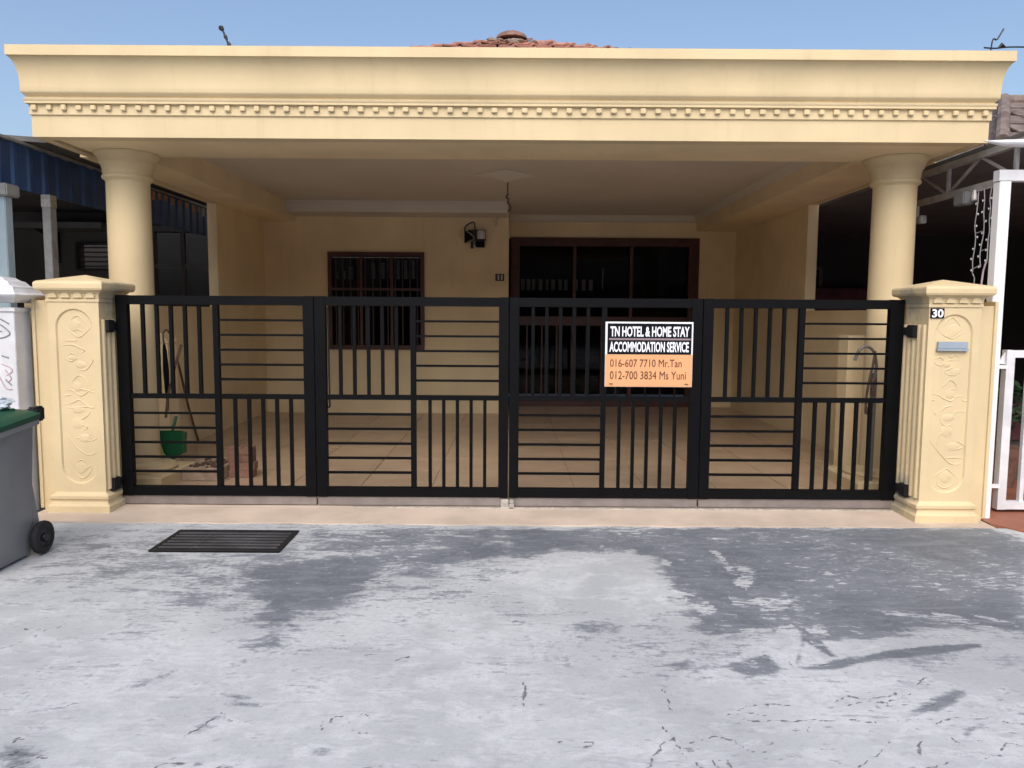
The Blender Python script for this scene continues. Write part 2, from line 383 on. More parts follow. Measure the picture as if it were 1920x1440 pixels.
CRACK = [(0.006, [(0.855, 2.714), (0.921, 2.703), (1.025, 2.705), (1.12, 2.71), (1.199, 2.711)]), (0.004, [(0.817, 2.752), (0.887, 2.752), (0.958, 2.749)]), (0.005, [(0.855, 2.779), (0.905, 2.812), (0.989, 2.821), (0.996, 2.793)]), (0.005, [(0.989, 2.821), (1.023, 2.83), (1.079, 2.814)]), (0.005, [(1.251, 2.837), (1.329, 2.888), (1.399, 2.867), (1.481, 2.885), (1.529, 2.92)]), (0.005, [(1.292, 2.821), (1.36, 2.85), (1.429, 2.843), (1.529, 2.877), (1.584, 2.912)]), (0.005, [(1.268, 2.711), (1.342, 2.701), (1.345, 2.657)]), (0.005, [(1.427, 2.713), (1.508, 2.718), (1.548, 2.726)]), (0.006, [(1.547, 2.682), (1.593, 2.712), (1.644, 2.731), (1.739, 2.725), (1.804, 2.737)]), (0.005, [(1.817, 2.707), (1.861, 2.685), (1.906, 2.679)]), (0.005, [(0.744, 2.594), (0.778, 2.58), (0.804, 2.527), (0.823, 2.507), (0.881, 2.495)]), (0.004, [(0.621, 2.551), (0.684, 2.579), (0.744, 2.594)]), (0.005, [(1.13, 2.399), (1.197, 2.448), (1.263, 2.493), (1.345, 2.58), (1.349, 2.52)]), (0.007, [(1.418, 2.554), (1.411, 2.527), (1.402, 2.488)]), (0.006, [(1.418, 2.554), (1.451, 2.574)]), (0.006, [(0.89, 2.544), (0.92, 2.555), (0.938, 2.555)]), (0.007, [(0.986, 2.671), (0.988, 2.642)]), (0.005, [(1.035, 2.661), (1.031, 2.636)]), (0.005, [(1.073, 2.64), (1.098, 2.669)]), (0.006, [(0.624, 2.439), (0.641, 2.394)]), (0.007, [(0.68, 2.449), (0.683, 2.406)]), (0.006, [(0.732, 2.456), (0.736, 2.407)]), (0.006, [(1.567, 2.596), (1.575, 2.562)]), (0.006, [(1.648, 2.584), (1.663, 2.577)]), (0.005, [(1.698, 2.511), (1.735, 2.564), (1.788, 2.545)]), (0.006, [(1.609, 2.472), (1.668, 2.485)]), (0.005, [(1.289, 2.401), (1.426, 2.427), (1.492, 2.449)]), (0.005, [(1.611, 2.956), (1.689, 3.029), (1.719, 3.058)]), (0.004, [(1.658, 2.983), (1.701, 2.984)]), (0.005, [(1.634, 2.821), (1.52, 2.82), (1.442, 2.819), (1.454, 2.852)]), (0.007, [(0.055, 2.984), (0.057, 2.926), (0.053, 2.801)]), (0.004, [(0.614, 2.768), (0.606, 2.849), (0.613, 2.934)]), (0.004, [(0.265, 2.521), (0.286, 2.547), (0.21, 2.567), (0.166, 2.553)]), (0.004, [(0.445, 2.392), (0.525, 2.533), (0.576, 2.585)]), (0.004, [(0.543, 2.729), (0.561, 2.619), (0.599, 2.454)]), (0.006, [(-0.674, 2.618), (-0.68, 2.676)]), (0.005, [(-0.65, 2.662), (-0.649, 2.706), (-0.619, 2.699)]), (0.005, [(-0.586, 2.634), (-0.542, 2.606), (-0.501, 2.593)]), (0.005, [(-0.558, 2.708), (-0.552, 2.754), (-0.521, 2.697)]), (0.005, [(-0.606, 2.641), (-0.584, 2.67), (-0.554, 2.649)]), (0.007, [(-1.14, 2.564), (-1.117, 2.599), (-1.099, 2.649), (-1.075, 2.686)]), (0.006, [(-1.069, 2.728), (-1.043, 2.679), (-1.011, 2.672)]), (0.006, [(-0.959, 2.662), (-0.941, 2.666)]), (0.006, [(0.473, 3.442), (0.413, 3.532)]), (0.005, [(1.203, 3.188), (1.204, 3.128)]), (0.006, [(-0.292, 3.478), (-0.267, 3.472)]), (0.007, [(-0.494, 3.163), (-0.443, 3.205)]), (0.006, [(-0.152, 3.414), (-0.114, 3.386)]), (0.006, [(-1.612, 3.021), (-1.573, 3.022)]), (0.007, [(-1.66, 2.771), (-1.636, 2.791)]), (0.004, [(-2.439, 3.549), (-2.23, 3.459), (-2.125, 3.491), (-2.111, 3.555)]), (0.004, [(-2.246, 3.258), (-2.181, 3.342), (-2.163, 3.472)]), (0.005, [(-0.965, 2.376), (-0.937, 2.394), (-0.9, 2.389)]), (0.007, [(-1.155, 2.374), (-1.148, 2.398), (-1.078, 2.399)]), (0.006, [(-1.701, 2.508), (-1.706, 2.544), (-1.674, 2.538)]), (0.005, [(-1.62, 2.369), (-1.579, 2.414), (-1.543, 2.458)]), (0.005, [(-1.71, 2.453), (-1.635, 2.448), (-1.536, 2.43)]), (0.005, [(-1.666, 2.413), (-1.656, 2.466)])]
CARVE_A = [[(-0.029, 1.384), (-0.014, 1.424), (0.017, 1.445), (0.054, 1.425), (0.083, 1.391)], [(-0.065, 1.356), (-0.032, 1.329), (0.028, 1.292), (0.077, 1.323), (0.119, 1.364)], [(-0.032, 1.329), (0.016, 1.347), (0.063, 1.33)], [(-0.069, 1.265), (0.006, 1.265)], [(-0.105, 1.227), (-0.036, 1.236), (0.018, 1.221), (0.064, 1.194), (0.029, 1.173)], [(-0.081, 1.152), (-0.062, 1.125), (-0.028, 1.117), (0.011, 1.143)], [(0.127, 1.16), (0.122, 1.126), (0.093, 1.078), (0.058, 1.051), (0.006, 1.05)], [(-0.035, 0.968), (0.018, 1.013), (0.088, 0.962)], [(-0.086, 0.899), (-0.038, 0.902), (0.022, 0.865), (0.078, 0.896), (0.113, 0.917)], [(-0.045, 0.892), (0.01, 0.913), (0.085, 0.9), (0.146, 0.876)], [(-0.095, 0.864), (-0.053, 0.868)], [(0.018, 1.384), (0.038, 1.384)], [(-0.06, 1.159), (-0.032, 1.173), (-0.013, 1.159)], [(-0.102, 0.795), (-0.038, 0.814), (0.016, 0.832), (0.099, 0.774), (0.16, 0.828)], [(-0.094, 0.777), (-0.013, 0.776), (0.059, 0.783), (0.144, 0.774)], [(-0.02, 0.714), (0.019, 0.694), (0.065, 0.719), (0.084, 0.747)], [(-0.038, 0.628), (0.004, 0.655), (0.061, 0.629), (0.024, 0.61)], [(-0.103, 0.587), (-0.06, 0.532), (-0.009, 0.469), (0.061, 0.428), (0.134, 0.451)], [(-0.023, 0.551), (0.013, 0.555), (0.048, 0.542), (0.093, 0.533), (0.139, 0.565)], [(0.011, 0.524), (0.048, 0.542), (0.086, 0.583)], [(-0.064, 0.349), (-0.044, 0.304), (0.008, 0.254), (0.064, 0.295), (0.085, 0.341)], [(-0.024, 0.341), (0.001, 0.299), (0.048, 0.332), (0.076, 0.346)], [(-0.027, 0.368), (0.005, 0.391), (0.041, 0.368)]]
CARVE_B = [[(-0.069, 1.411), (-0.052, 1.442), (-0.013, 1.474), (0.023, 1.443), (0.05, 1.406)], [(-0.102, 1.386), (-0.072, 1.352), (-0.033, 1.333), (-0.002, 1.325), (0.041, 1.349), (0.077, 1.378)], [(-0.043, 1.386), (-0.025, 1.405), (0.006, 1.412), (0.032, 1.387)], [(-0.02, 1.371), (0.022, 1.359)], [(-0.131, 1.166), (-0.104, 1.141), (-0.072, 1.135), (-0.036, 1.167), (0.052, 1.17)], [(-0.125, 1.172), (-0.088, 1.191), (-0.049, 1.167)], [(-0.033, 1.211), (-0.009, 1.192), (0.018, 1.208), (0.057, 1.189)], [(-0.051, 1.094), (-0.018, 1.069), (0.026, 1.066), (0.056, 1.092), (0.079, 1.136)], [(-0.039, 1.097), (0.004, 1.116), (0.042, 1.123)], [(-0.063, 0.974), (-0.033, 1.002), (-0.003, 1.031), (0.036, 1.003), (0.052, 0.952)], [(-0.018, 0.961), (0.032, 0.965)], [(-0.144, 0.935), (-0.081, 0.921), (-0.043, 0.899), (0.01, 0.88), (0.045, 0.907), (0.1, 0.918)], [(-0.011, 0.925), (0.045, 0.907)], [(-0.138, 0.891), (-0.101, 0.883)], [(-0.059, 0.802), (-0.024, 0.836), (0.023, 0.843)], [(-0.064, 0.75), (-0.039, 0.713), (-0.002, 0.702), (0.034, 0.721)], [(-0.036, 0.787), (-0.012, 0.754), (0.024, 0.765), (0.051, 0.803), (0.114, 0.803)], [(-0.088, 0.779), (-0.103, 0.794)], [(-0.067, 0.555), (-0.07, 0.608), (-0.043, 0.653), (0.0, 0.664), (0.024, 0.638), (0.003, 0.616), (-0.016, 0.631)], [(-0.125, 0.596), (-0.081, 0.54), (-0.026, 0.481), (0.021, 0.436), (0.074, 0.421), (0.114, 0.444)], [(-0.006, 0.526), (0.06, 0.526), (0.122, 0.557), (0.086, 0.586), (0.064, 0.59)], [(-0.01, 0.466), (0.049, 0.472), (0.116, 0.468)], [(-0.077, 0.337), (-0.034, 0.367), (0.009, 0.39), (0.048, 0.36), (0.091, 0.33)], [(-0.061, 0.307), (-0.044, 0.269), (0.002, 0.25), (0.046, 0.27), (0.066, 0.3)], [(-0.023, 0.307), (-0.003, 0.337), (0.027, 0.33), (0.021, 0.304), (-0.008, 0.3)], [(0.091, 0.885), (0.124, 0.881)]]


WET += [(0.4, 0.52, [(-3.362, 5.158), (-0.216, 5.232), (0.007, 4.619), (-0.16, 3.901), (-0.976, 3.419), (-1.666, 3.53), (-2.36, 3.939), (-2.689, 4.012)]), (0.35, 0.42, [(0.059, 3.622), (0.777, 3.701), (1.218, 3.23), (1.182, 3.009), (0.532, 3.023), (0.1, 3.213)]), (0.25, 0.5, [(-0.641, 5.066), (0.007, 5.081), (0.083, 4.234), (-0.225, 4.058), (-0.496, 4.408)]), (0.3, 0.46, [(1.449, 3.398), (2.469, 3.534), (2.276, 3.245), (1.454, 3.131)]), (0.25, 0.4, [(-2.007, 2.899), (-1.792, 3.037), (-1.568, 2.862), (-1.712, 2.627), (-1.802, 2.591)]), (0.22, 0.42, [(-1.439, 3.472), (-0.843, 3.481), (-0.698, 3.053), (-1.198, 3.094)])]


def inside(px, py, poly):
    res = np.zeros(px.shape, bool)
    n = len(poly)
    for i in range(n):
        x1, y1 = poly[i]; x2, y2 = poly[(i + 1) % n]
        if y1 == y2: continue
        cond = ((y1 > py) != (y2 > py)) & (px < (x2 - x1) * (py - y1) / (y2 - y1) + x1)
        res ^= cond
    return res


def segdist(px, py, pts, closed):
    best = np.full(px.shape, 1e9)
    n = len(pts)
    for i in range(n if closed else n - 1):
        x1, y1 = pts[i]; x2, y2 = pts[(i + 1) % n]
        dx, dy = x2 - x1, y2 - y1
        t = np.clip(((px - x1) * dx + (py - y1) * dy) / (dx * dx + dy * dy + 1e-12), 0, 1)
        best = np.minimum(best, np.hypot(px - x1 - t * dx, py - y1 - t * dy))
    return best


def make_driveway(mat):
    xs = np.arange(-3.9, 3.9001, 0.0085); ys = np.concatenate([np.arange(1.9, 3.7, 0.0085), np.arange(3.7, 5.29, 0.013)])
    X, Y = np.meshgrid(xs, ys); nx, ny = len(xs), len(ys)
    px, py = X.ravel(), Y.ravel()
    wet = np.zeros(px.shape); pale = np.zeros(px.shape); crk = np.zeros(px.shape)

    def field(poly, soft):
        a = np.array(poly); m = soft * 3 + 0.05
        sel = (px > a[:, 0].min() - m) & (px < a[:, 0].max() + m) & (py > a[:, 1].min() - m) & (py < a[:, 1].max() + m)
        q, w = px[sel], py[sel]
        dd = segdist(q, w, poly, True) * np.where(inside(q, w, poly), 1, -1)
        return sel, np.clip(0.5 + dd / (2 * soft), 0, 1)
    for soft, k, poly in WET:
        sel, f = field(poly, soft); wet[sel] = np.maximum(wet[sel], f * k)
    for soft, poly in PALE:
        sel, f = field(poly, soft); pale[sel] = np.maximum(pale[sel], f)
    for w, pts in CRACK:
        a = np.array(pts)
        sel = (px > a[:, 0].min() - .1) & (px < a[:, 0].max() + .1) & (py > a[:, 1].min() - .1) & (py < a[:, 1].max() + .1)
        q, u = px[sel], py[sel]
        w1 = 0.005 * np.sin(q * 61 + u * 37) + 0.003 * np.sin(q * 143 - u * 91)
        w2 = 0.005 * np.sin(q * 47 - u * 53 + 1.7) + 0.003 * np.sin(q * 119 + u * 131)
        dd = segdist(q + w1, u + w2, pts, False)
        crk[sel] = np.maximum(crk[sel], np.clip(1 - dd / (w * 1.45), 0, 1))
    z = 0.004 * np.sin(px * 1.3 + 0.5) * np.sin(py * 1.9)
    z = np.minimum(z, 0.004) - 0.004
    co = np.stack([px, py, z], 1).astype(np.float32)
    me = bpy.data.meshes.new('driveway')
    idx = np.arange(nx * ny).reshape(ny, nx)
    q = np.stack([idx[:-1, :-1], idx[:-1, 1:], idx[1:, 1:], idx[1:, :-1]], -1).reshape(-1, 4)
    me.vertices.add(len(co)); me.vertices.foreach_set('co', co.ravel())
    me.loops.add(q.size); me.loops.foreach_set('vertex_index', q.ravel().astype(np.int32))
    me.polygons.add(len(q)); me.polygons.foreach_set('loop_start', np.arange(0, q.size, 4, dtype=np.int32))
    me.polygons.foreach_set('loop_total', np.full(len(q), 4, dtype=np.int32))
    me.update(calc_edges=True)
    for nm, arr in (('wet', wet), ('pale', pale), ('crack', crk)):
        at = me.attributes.new(nm, 'FLOAT', 'POINT'); at.data.foreach_set('value', arr.astype(np.float32))
    me.materials.append(mat)
    o = bpy.data.objects.new('driveway', me); COL.objects.link(o)
    return tag(o, kind='structure')


def concrete_material():
    m = bpy.data.materials.new('weathered_concrete')
    nt, b = nodes(m)
    pos = N(nt, 'ShaderNodeNewGeometry').outputs['Position']

    def nz(x, k):
        return mathn(nt, 'MULTIPLY', mathn(nt, 'SUBTRACT', x, 0.5), k)

    def attr(n):
        a = N(nt, 'ShaderNodeAttribute'); a.attribute_name = n
        return a.outputs['Fac']
    big = noise(nt, pos, 1.1, 6, 0.6, 0.4)
    mid = noise(nt, scaled(nt, pos, 1, 1.5, 1), 4.5, 9, 0.70, 0.7)
    fine = noise(nt, pos, 34, 8, 0.75)
    grit = noise(nt, pos, 130, 4, 0.7)
    strk = noise(nt, scaled(nt, pos, 1.6, 6, 1, (3, 1, 0)), 2.0, 7, 0.62, 0.8)
    strk2 = noise(nt, scaled(nt, pos, 6, 24, 1, (7, 2, 0)), 2.0, 7, 0.7, 0.4)
    # pale cement: a grey slab with a chalky wash worn through in places
    c = mixc(nt, ramp(nt, big, 0.36, 0.64), (0.378, 0.398, 0.414), (0.468, 0.490, 0.506))
    chalk = ramp(nt, mathn(nt, 'ADD', mathn(nt, 'ADD', mid, nz(strk, 0.7)), nz(big, 0.6)), 0.44, 0.66)
    c = mixc(nt, mathn(nt, 'MULTIPLY', chalk, 0.6), c, (0.565, 0.59, 0.608))
    grime = ramp(nt, mathn(nt, 'ADD', mathn(nt, 'ADD', strk, nz(strk2, 0.9)), nz(mid, -0.5)), 0.52, 0.70)
    c = mixc(nt, mathn(nt, 'MULTIPLY', grime, 0.42), c, (0.30, 0.308, 0.33))
    c = mixc(nt, mathn(nt, 'MULTIPLY', ramp(nt, fine, 0.48, 0.66), 0.26), c, (0.29, 0.295, 0.31))
    c = mixc(nt, mathn(nt, 'MULTIPLY', ramp(nt, grit, 0.50, 0.66), 0.22), c, (0.24, 0.245, 0.26))
    # worn dark screed patches
    k = mathn(nt, 'ADD', attr('wet'), nz(mid, 1.9))
    k = mathn(nt, 'ADD', k, nz(strk, 1.7))
    k = mathn(nt, 'ADD', k, nz(strk2, 0.8))
    k = mathn(nt, 'ADD', k, nz(fine, 1.1))
    wet = ramp(nt, k, 0.24, 0.86)
    flake = ramp(nt, mathn(nt, 'ADD', noise(nt, scaled(nt, pos, 7, 16, 1), 1.6, 9, 0.72, 0.3), nz(big, 0.6)), 0.585, 0.645)
    pl = ramp(nt, mathn(nt, 'ADD', mathn(nt, 'ADD', attr('pale'), nz(fine, 3.0)), mathn(nt, 'ADD', nz(mid, 1.8), nz(strk2, 2.2))), 0.42, 0.64)
    frag = ramp(nt, mathn(nt, 'ADD', noise(nt, scaled(nt, pos, 1, 2.2, 1, (5, 9, 0)), 8, 9, 0.72, 0.8), nz(strk2, 0.8)), 0.43, 0.53)
    pl = mathn(nt, 'MULTIPLY', mathn(nt, 'MULTIPLY', pl, ramp(nt, attr('pale'), 0.02, 0.2)), frag)
    keep = mathn(nt, 'SUBTRACT', 1.0, mathn(nt, 'MAXIMUM', pl, mathn(nt, 'MULTIPLY', flake, 0.8)))
    wet = mathn(nt, 'MULTIPLY', wet, keep)
    dk = mixc(nt, ramp(nt, big, 0.38, 0.62), (0.105, 0.122, 0.142), (0.158, 0.177, 0.202))
    dk = mixc(nt, mathn(nt, 'MULTIPLY', ramp(nt, strk, 0.46, 0.64), 0.5), dk, (0.225, 0.242, 0.275))
    dk = mixc(nt, mathn(nt, 'MULTIPLY', ramp(nt, fine, 0.5, 0.7), 0.45), dk, (0.27, 0.285, 0.315))
    dk = mixc(nt, mathn(nt, 'MULTIPLY', ramp(nt, grit, 0.52, 0.66), 0.35), dk, (0.10, 0.11, 0.13))
    c = mixc(nt, mathn(nt, 'MULTIPLY', wet, 0.95), c, dk)
    # scattered dark specks and cracks
    sp = noise(nt, scaled(nt, pos, 14, 34, 1), 1.0, 7, 0.66)
    spz = noise(nt, pos, 1.7, 3)
    speck = mathn(nt, 'MULTIPLY', ramp(nt, sp, 0.60, 0.65), ramp(nt, spz, 0.44, 0.60))
    ck = ramp(nt, mathn(nt, 'ADD', attr('crack'), nz(noise(nt, pos, 22, 5, 0.75), 2.0)), 0.40, 0.85)
    ck = mathn(nt, 'MULTIPLY', ck, ramp(nt, attr('crack'), 0.05, 0.35))
    cr = mathn(nt, 'MAXIMUM', mathn(nt, 'MULTIPLY', speck, 0.7), ck)
    c = mixc(nt, mathn(nt, 'MULTIPLY', cr, 0.78), c, (0.06, 0.062, 0.068))
    nt.links.new(c, b.inputs['Base Color'])
    nt.links.new(mathn(nt, 'SUBTRACT', 0.9, mathn(nt, 'MULTIPLY', wet, 0.3)), b.inputs['Roughness'])
    b.inputs['Specular IOR Level'].default_value = 0.3
    h = mathn(nt, 'SUBTRACT', mathn(nt, 'ADD', mathn(nt, 'MULTIPLY', fine, 0.5), mathn(nt, 'MULTIPLY', mid, 0.6)), mathn(nt, 'ADD', mathn(nt, 'MULTIPLY', cr, 0.8), mathn(nt, 'MULTIPLY', wet, 0.25)))
    bn = nt.nodes.new('ShaderNodeBump'); bn.inputs['Strength'].default_value = 0.35; bn.inputs['Distance'].default_value = 0.012
    nt.links.new(h, bn.inputs['Height']); nt.links.new(bn.outputs[0], b.inputs['Normal'])
    return m


M_conc = concrete_material()
MB().add([(-400, -400, -0.03), (400, -400, -0.03), (400, 400, -0.03), (-400, 400, -0.03)], [(0, 1, 2, 3)]).build('ground', M_conc, kind='structure')
make_driveway(M_conc)

# apron in front of the gate, with a slightly wavy front edge
mb = MB()
n = 60
fr_ = [(-3.46 + 6.86 * i / n, 5.285 + 0.010 * math.sin(i * 0.9) + 0.006 * math.sin(i * 2.3)) for i in range(n + 1)]
top = [(x, y, 0.006) for x, y in fr_] + [(3.40, 5.83, 0.016), (-3.46, 5.83, 0.016)]
mb.prism(top, (0, 0, -0.06))
apron = mb.build('apron', M_apron, kind='structure')
MB().box(-1.20, 2.90, 5.690, 5.712, 0.010, 0.021).build('gate_track', M_steel, apron)

# neighbour's red cement floor at the right
mb = MB()
edge = [(3.42, 5.36), (3.47, 5.30), (3.53, 5.20), (3.60, 5.06), (3.70, 4.88), (3.90, 4.70), (4.4, 4.5), (9.0, 4.4)]
mb.prism([(x, y, 0.010) for x, y in edge] + [(9.0, 12.4, 0.014), (3.56, 12.4, 0.014), (3.56, 5.83, 0.012), (3.42, 5.83, 0.012)], (0, 0, -0.05))
mb.build('neighbour_floor', M_redfloor, kind='structure')
MB().box(-9.5, -3.66, 5.9, 11.0, -0.02, 0.012).build('neighbour_floor', M_grout, kind='structure')

# porch floor: tiles over a grout bed
floor = MB().box(-3.57, 3.47, 5.83, 12.24, -0.04, 0.014).build('porch_floor', M_grout, kind='structure')
tile_me = MB().box(-0.2965, 0.2965, -0.2965, 0.2965, -0.006, 0.006, 0.002).mesh('floor_tile', M_tile)
for j in range(11):
    for i in range(12):
        cx = -3.57 + 0.2 + 0.6 * i; cy = 5.83 + 0.3 + 0.6 * j
        x0, x1 = max(cx - .3, -3.57), min(cx + .3, 3.47); y0, y1 = cy - .3, min(cy + .3, 12.24)
        if x1 - x0 < .05 or y1 - y0 < .05: continue
        piece('floor_tile', tile_me, floor, ((x0 + x1) / 2, (y0 + y1) / 2, 0.017 + random.uniform(-.0007, .0007)), (0, 0, 0), ((x1 - x0) / .6, (y1 - y0) / .6, 1))

# ------------------------------------------------------------------ the house
house = thing('terrace_house', (0, 9, 0), 'cream single storey terrace house with a deep carport porch behind the black gate', 'house')


def P(name, mb, mat, parent=None, **kw):
    return mb.build(name, mat, parent or house, **kw)


P('back_wall', MB().box(-3.57, -2.655, 11.15, 11.30, 0.0, 3.0).box(-1.27, -0.06, 11.15, 11.30, 0.0, 3.0)
  .box(-2.655, -1.27, 11.15, 11.30, 0.0, 0.955).box(-2.655, -1.27, 11.15, 11.30, 2.34, 3.0), M_wall)
P('return_wall', MB().box(-0.21, -0.06, 11.30, 12.25, 0.0, 3.0), M_wall)
P('door_wall', MB().box(-0.06, 3.47, 12.10, 12.25, 2.655, 3.0).box(2.90, 3.47, 12.10, 12.25, 0.0, 2.655), M_wall)
P('side_wall', MB().box(-3.66, -3.57, 9.33, 14.0, 0.0, 2.99).box(-3.57, -3.548, 9.33, 9.52, 0.02, 2.768), M_wall)
P('side_wall', MB().box(3.47, 3.57, 9.12, 14.0, 0.0, 2.99).box(3.448, 3.47, 9.12, 9.31, 0.02, 2.768), M_wall)
P('ceiling', MB().box(-3.11, 2.85, 6.62, 14.1, 3.0, 3.12), M_ceil)
P('ceiling_cove', MB().prism([(2.849, 6.63, 2.999), (2.849, 6.63, 2.93), (2.80, 6.63, 2.975), (2.775, 6.63, 2.999)], (0, 5.46, 0))
  .prism([(-0.05, 12.099, 2.999), (-0.05, 12.099, 2.90), (-0.05, 12.06, 2.92), (-0.05, 12.0, 2.999)], (2.88, 0, 0)), M_ceil)
P('front_beam', MB().box(-3.455, 3.455, 5.985, 6.62, 2.772, 3.30), M_wall)
P('side_beam', MB().box(-3.655, -3.11, 6.622, 11.149, 2.770, 3.30), M_wall)
P('side_beam', MB().box(2.85, 3.567, 6.622, 12.099, 2.770, 3.30), M_wall)
P('pelmet', MB().box(-3.108, -0.07, 10.62, 11.148, 2.845, 2.965).box(-3.108, -0.055, 10.60, 11.148, 2.966, 2.998), M_ceil)
P('wall_bracket', MB().prism([(-0.26, 10.9, 2.843), (-0.26, 11.148, 2.843), (-0.26, 11.148, 2.72)], (0.03, 0, 0)), M_ceil)
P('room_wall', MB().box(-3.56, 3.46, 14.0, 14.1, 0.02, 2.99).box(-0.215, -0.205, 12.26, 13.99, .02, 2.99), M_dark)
P('porch_roof_slab', MB().box(-3.45, 3.45, 5.97, 9.4, 3.302, 3.36), M_cream)

# cornice: profile swept along the front and both returns
prof = [(-0.12, 2.768), (0, 2.768), (0, 2.922), (0.014, 2.927), (0.014, 2.998), (0.040, 3.003), (0.040, 3.018), (0.046, 3.026), (0.047, 3.040),
        (0.028, 3.046), (0.030, 3.053), (0.058, 3.073), (0.062, 3.082), (0.062, 3.12), (0.065, 3.165), (0.071, 3.205), (0.082, 3.245), (0.098, 3.28), (0.118, 3.303), (0.130, 3.310), (0.142, 3.314), (0.142, 3.385), (-0.12, 3.385)]
path = [(-3.582, 9.4, (-.6, 0)), (-3.582, 5.86, (-.6, -1)), (3.532, 5.86, (.6, -1)), (3.532, 9.4, (.6, 0))]
vs, fs = [], []
for x, y, (ox, oy) in path:
    vs += [(x + ox * o, y + oy * o, z) for o, z in prof]
m_ = len(prof)
for i in range(3):
    for k in range(m_):
        a, b_ = i * m_ + k, i * m_ + (k + 1) % m_
        fs.append((a, b_, b_ + m_, a + m_))
fs += [tuple(range(m_)), tuple(3 * m_ + k for k in range(m_))[::-1]]
cornice = P('cornice', MB().add(vs, fs, True), M_cream)
dent = MB().box(-0.023, 0.023, -0.026, 0.002, -0.022, 0.023, 0.005).mesh('dentil', M_cream)
for i in range(65):
    piece('dentil', dent, cornice, (-3.545 + 7.03 * i / 64 + random.uniform(-.003, .003), 5.846, 2.974), (0, 0, 0), (random.uniform(.80, .96), random.uniform(.75, .95), random.uniform(.78, .92)))
for sx in (-1, 1):
    for i in range(8):
        piece('dentil', dent, cornice, ((-3.59 if sx < 0 else 3.54), 5.95 + 0.11 * i, 2.974), (0, 0, sx * math.pi / 2))

# columns
for cx in (-3.198, 3.168):
    shaft = [(0.178, 0.20), (0.172, 0.35), (0.171, 1.4), (0.168, 2.545)]
    c = P('column', MB().lathe(cx, 6.5, shaft, 64), M_cream)
    P('capital', MB().lathe(cx, 6.5, [(r * .905, z) for r, z in [(0.186, 2.54), (0.197, 2.552), (0.214, 2.562), (0.217, 2.574), (0.214, 2.586), (0.204, 2.590), (0.204, 2.600), (0.211, 2.612), (0.211, 2.622), (0.213, 2.645), (0.222, 2.672),
                                    (0.236, 2.682), (0.238, 2.692), (0.243, 2.712), (0.258, 2.742), (0.274, 2.752), (0.276, 2.769)]], 64), M_cream, c)
    P('plinth', MB().sqloft(cx, 6.5, [(0.35, 0.02), (0.35, 0.12), (0.33, 0.135)]).lathe(cx, 6.5, [(0.30, 0.134), (0.31, 0.155), (0.29, 0.175), (0.20, 0.185), (0.178, 0.205)], 48), M_cream, c)

# roof over the house
APX, SL, HC = Vector((0, 15, 6.585)), 0.45, 1.08


def slope_pt(x, t, up=0.0):
    n_ = Vector((0, -SL, 1)).normalized()
    return Vector((x, APX.y - t, APX.z - SL * t)) + n_ * up


t2 = 3.6 / HC
rv = [(-3.6, 8.2, APX.z - SL * 6.8), (3.6, 8.2, APX.z - SL * 6.8), (3.6, 15 - t2, APX.z - SL * t2), tuple(APX), (-3.6, 15 - t2, APX.z - SL * t2),
      (3.6, 22, APX.z - SL * t2), (0, 22, APX.z), (-3.6, 22, APX.z - SL * t2), (-3.6, 8.2, 3.3), (3.6, 8.2, 3.3), (3.6, 22, 3.3), (-3.6, 22, 3.3)]
roof = P('roof', MB().add(rv, [(0, 1, 2, 3, 4), (2, 5, 6, 3), (4, 3, 6, 7), (8, 9, 1, 0), (9, 10, 5, 2, 1), (11, 8, 0, 4, 7), (10, 11, 7, 6, 5), (8, 11, 10, 9)]), M_terra)
# one tile: curved pan with a thick turned-down front lip
w_, l_ = 0.165, 0.23
prof_t = [(-w_, 0.012), (-w_ * .75, 0.0), (-w_ * .2, -0.004), (w_ * .3, 0.0), (w_ * .62, 0.022), (w_ * .85, 0.034), (w_ * 1.06, 0.020)]
tv = [(x, y, z + (0.038 if y < 0 else 0.006)) for y in (-l_, l_) for x, z in prof_t] + [(x, y, z + (0.012 if y < 0 else -0.012)) for y in (-l_, l_) for x, z in prof_t]
k_ = len(prof_t)
tf = []
for i in range(k_ - 1):
    tf += [(i, i + 1, k_ + i + 1, k_ + i), (2 * k_ + i, 3 * k_ + i, 3 * k_ + i + 1, 2 * k_ + i + 1), (i, 2 * k_ + i, 2 * k_ + i + 1, i + 1), (k_ + i, k_ + i + 1, 3 * k_ + i + 1, 3 * k_ + i)]
tf += [(0, k_, 3 * k_, 2 * k_), (k_ - 1, 3 * k_ - 1, 4 * k_ - 1, 2 * k_ - 1)]
tile_roof = MB().add(tv, tf).mesh('roof_tile', M_terra)
ang = math.atan(SL)
for row in range(9):
    t = 0.20 + 0.30 * row
    hw = HC * (t + 0.12)
    cnt = max(1, int(2 * hw / 0.32))
    for i in range(cnt):
        x = (i - (cnt - 1) / 2) * 0.32 + (0.16 if row % 2 else 0) * 0.3
        if abs(x) > hw: continue
        p = slope_pt(x + random.uniform(-.008, .008), t, 0.03 + random.uniform(-.006, .012))
        piece('roof_tile', tile_roof, roof, p, (ang + random.uniform(-.05, .03), random.uniform(-.05, .05), random.uniform(-.06, .06)))
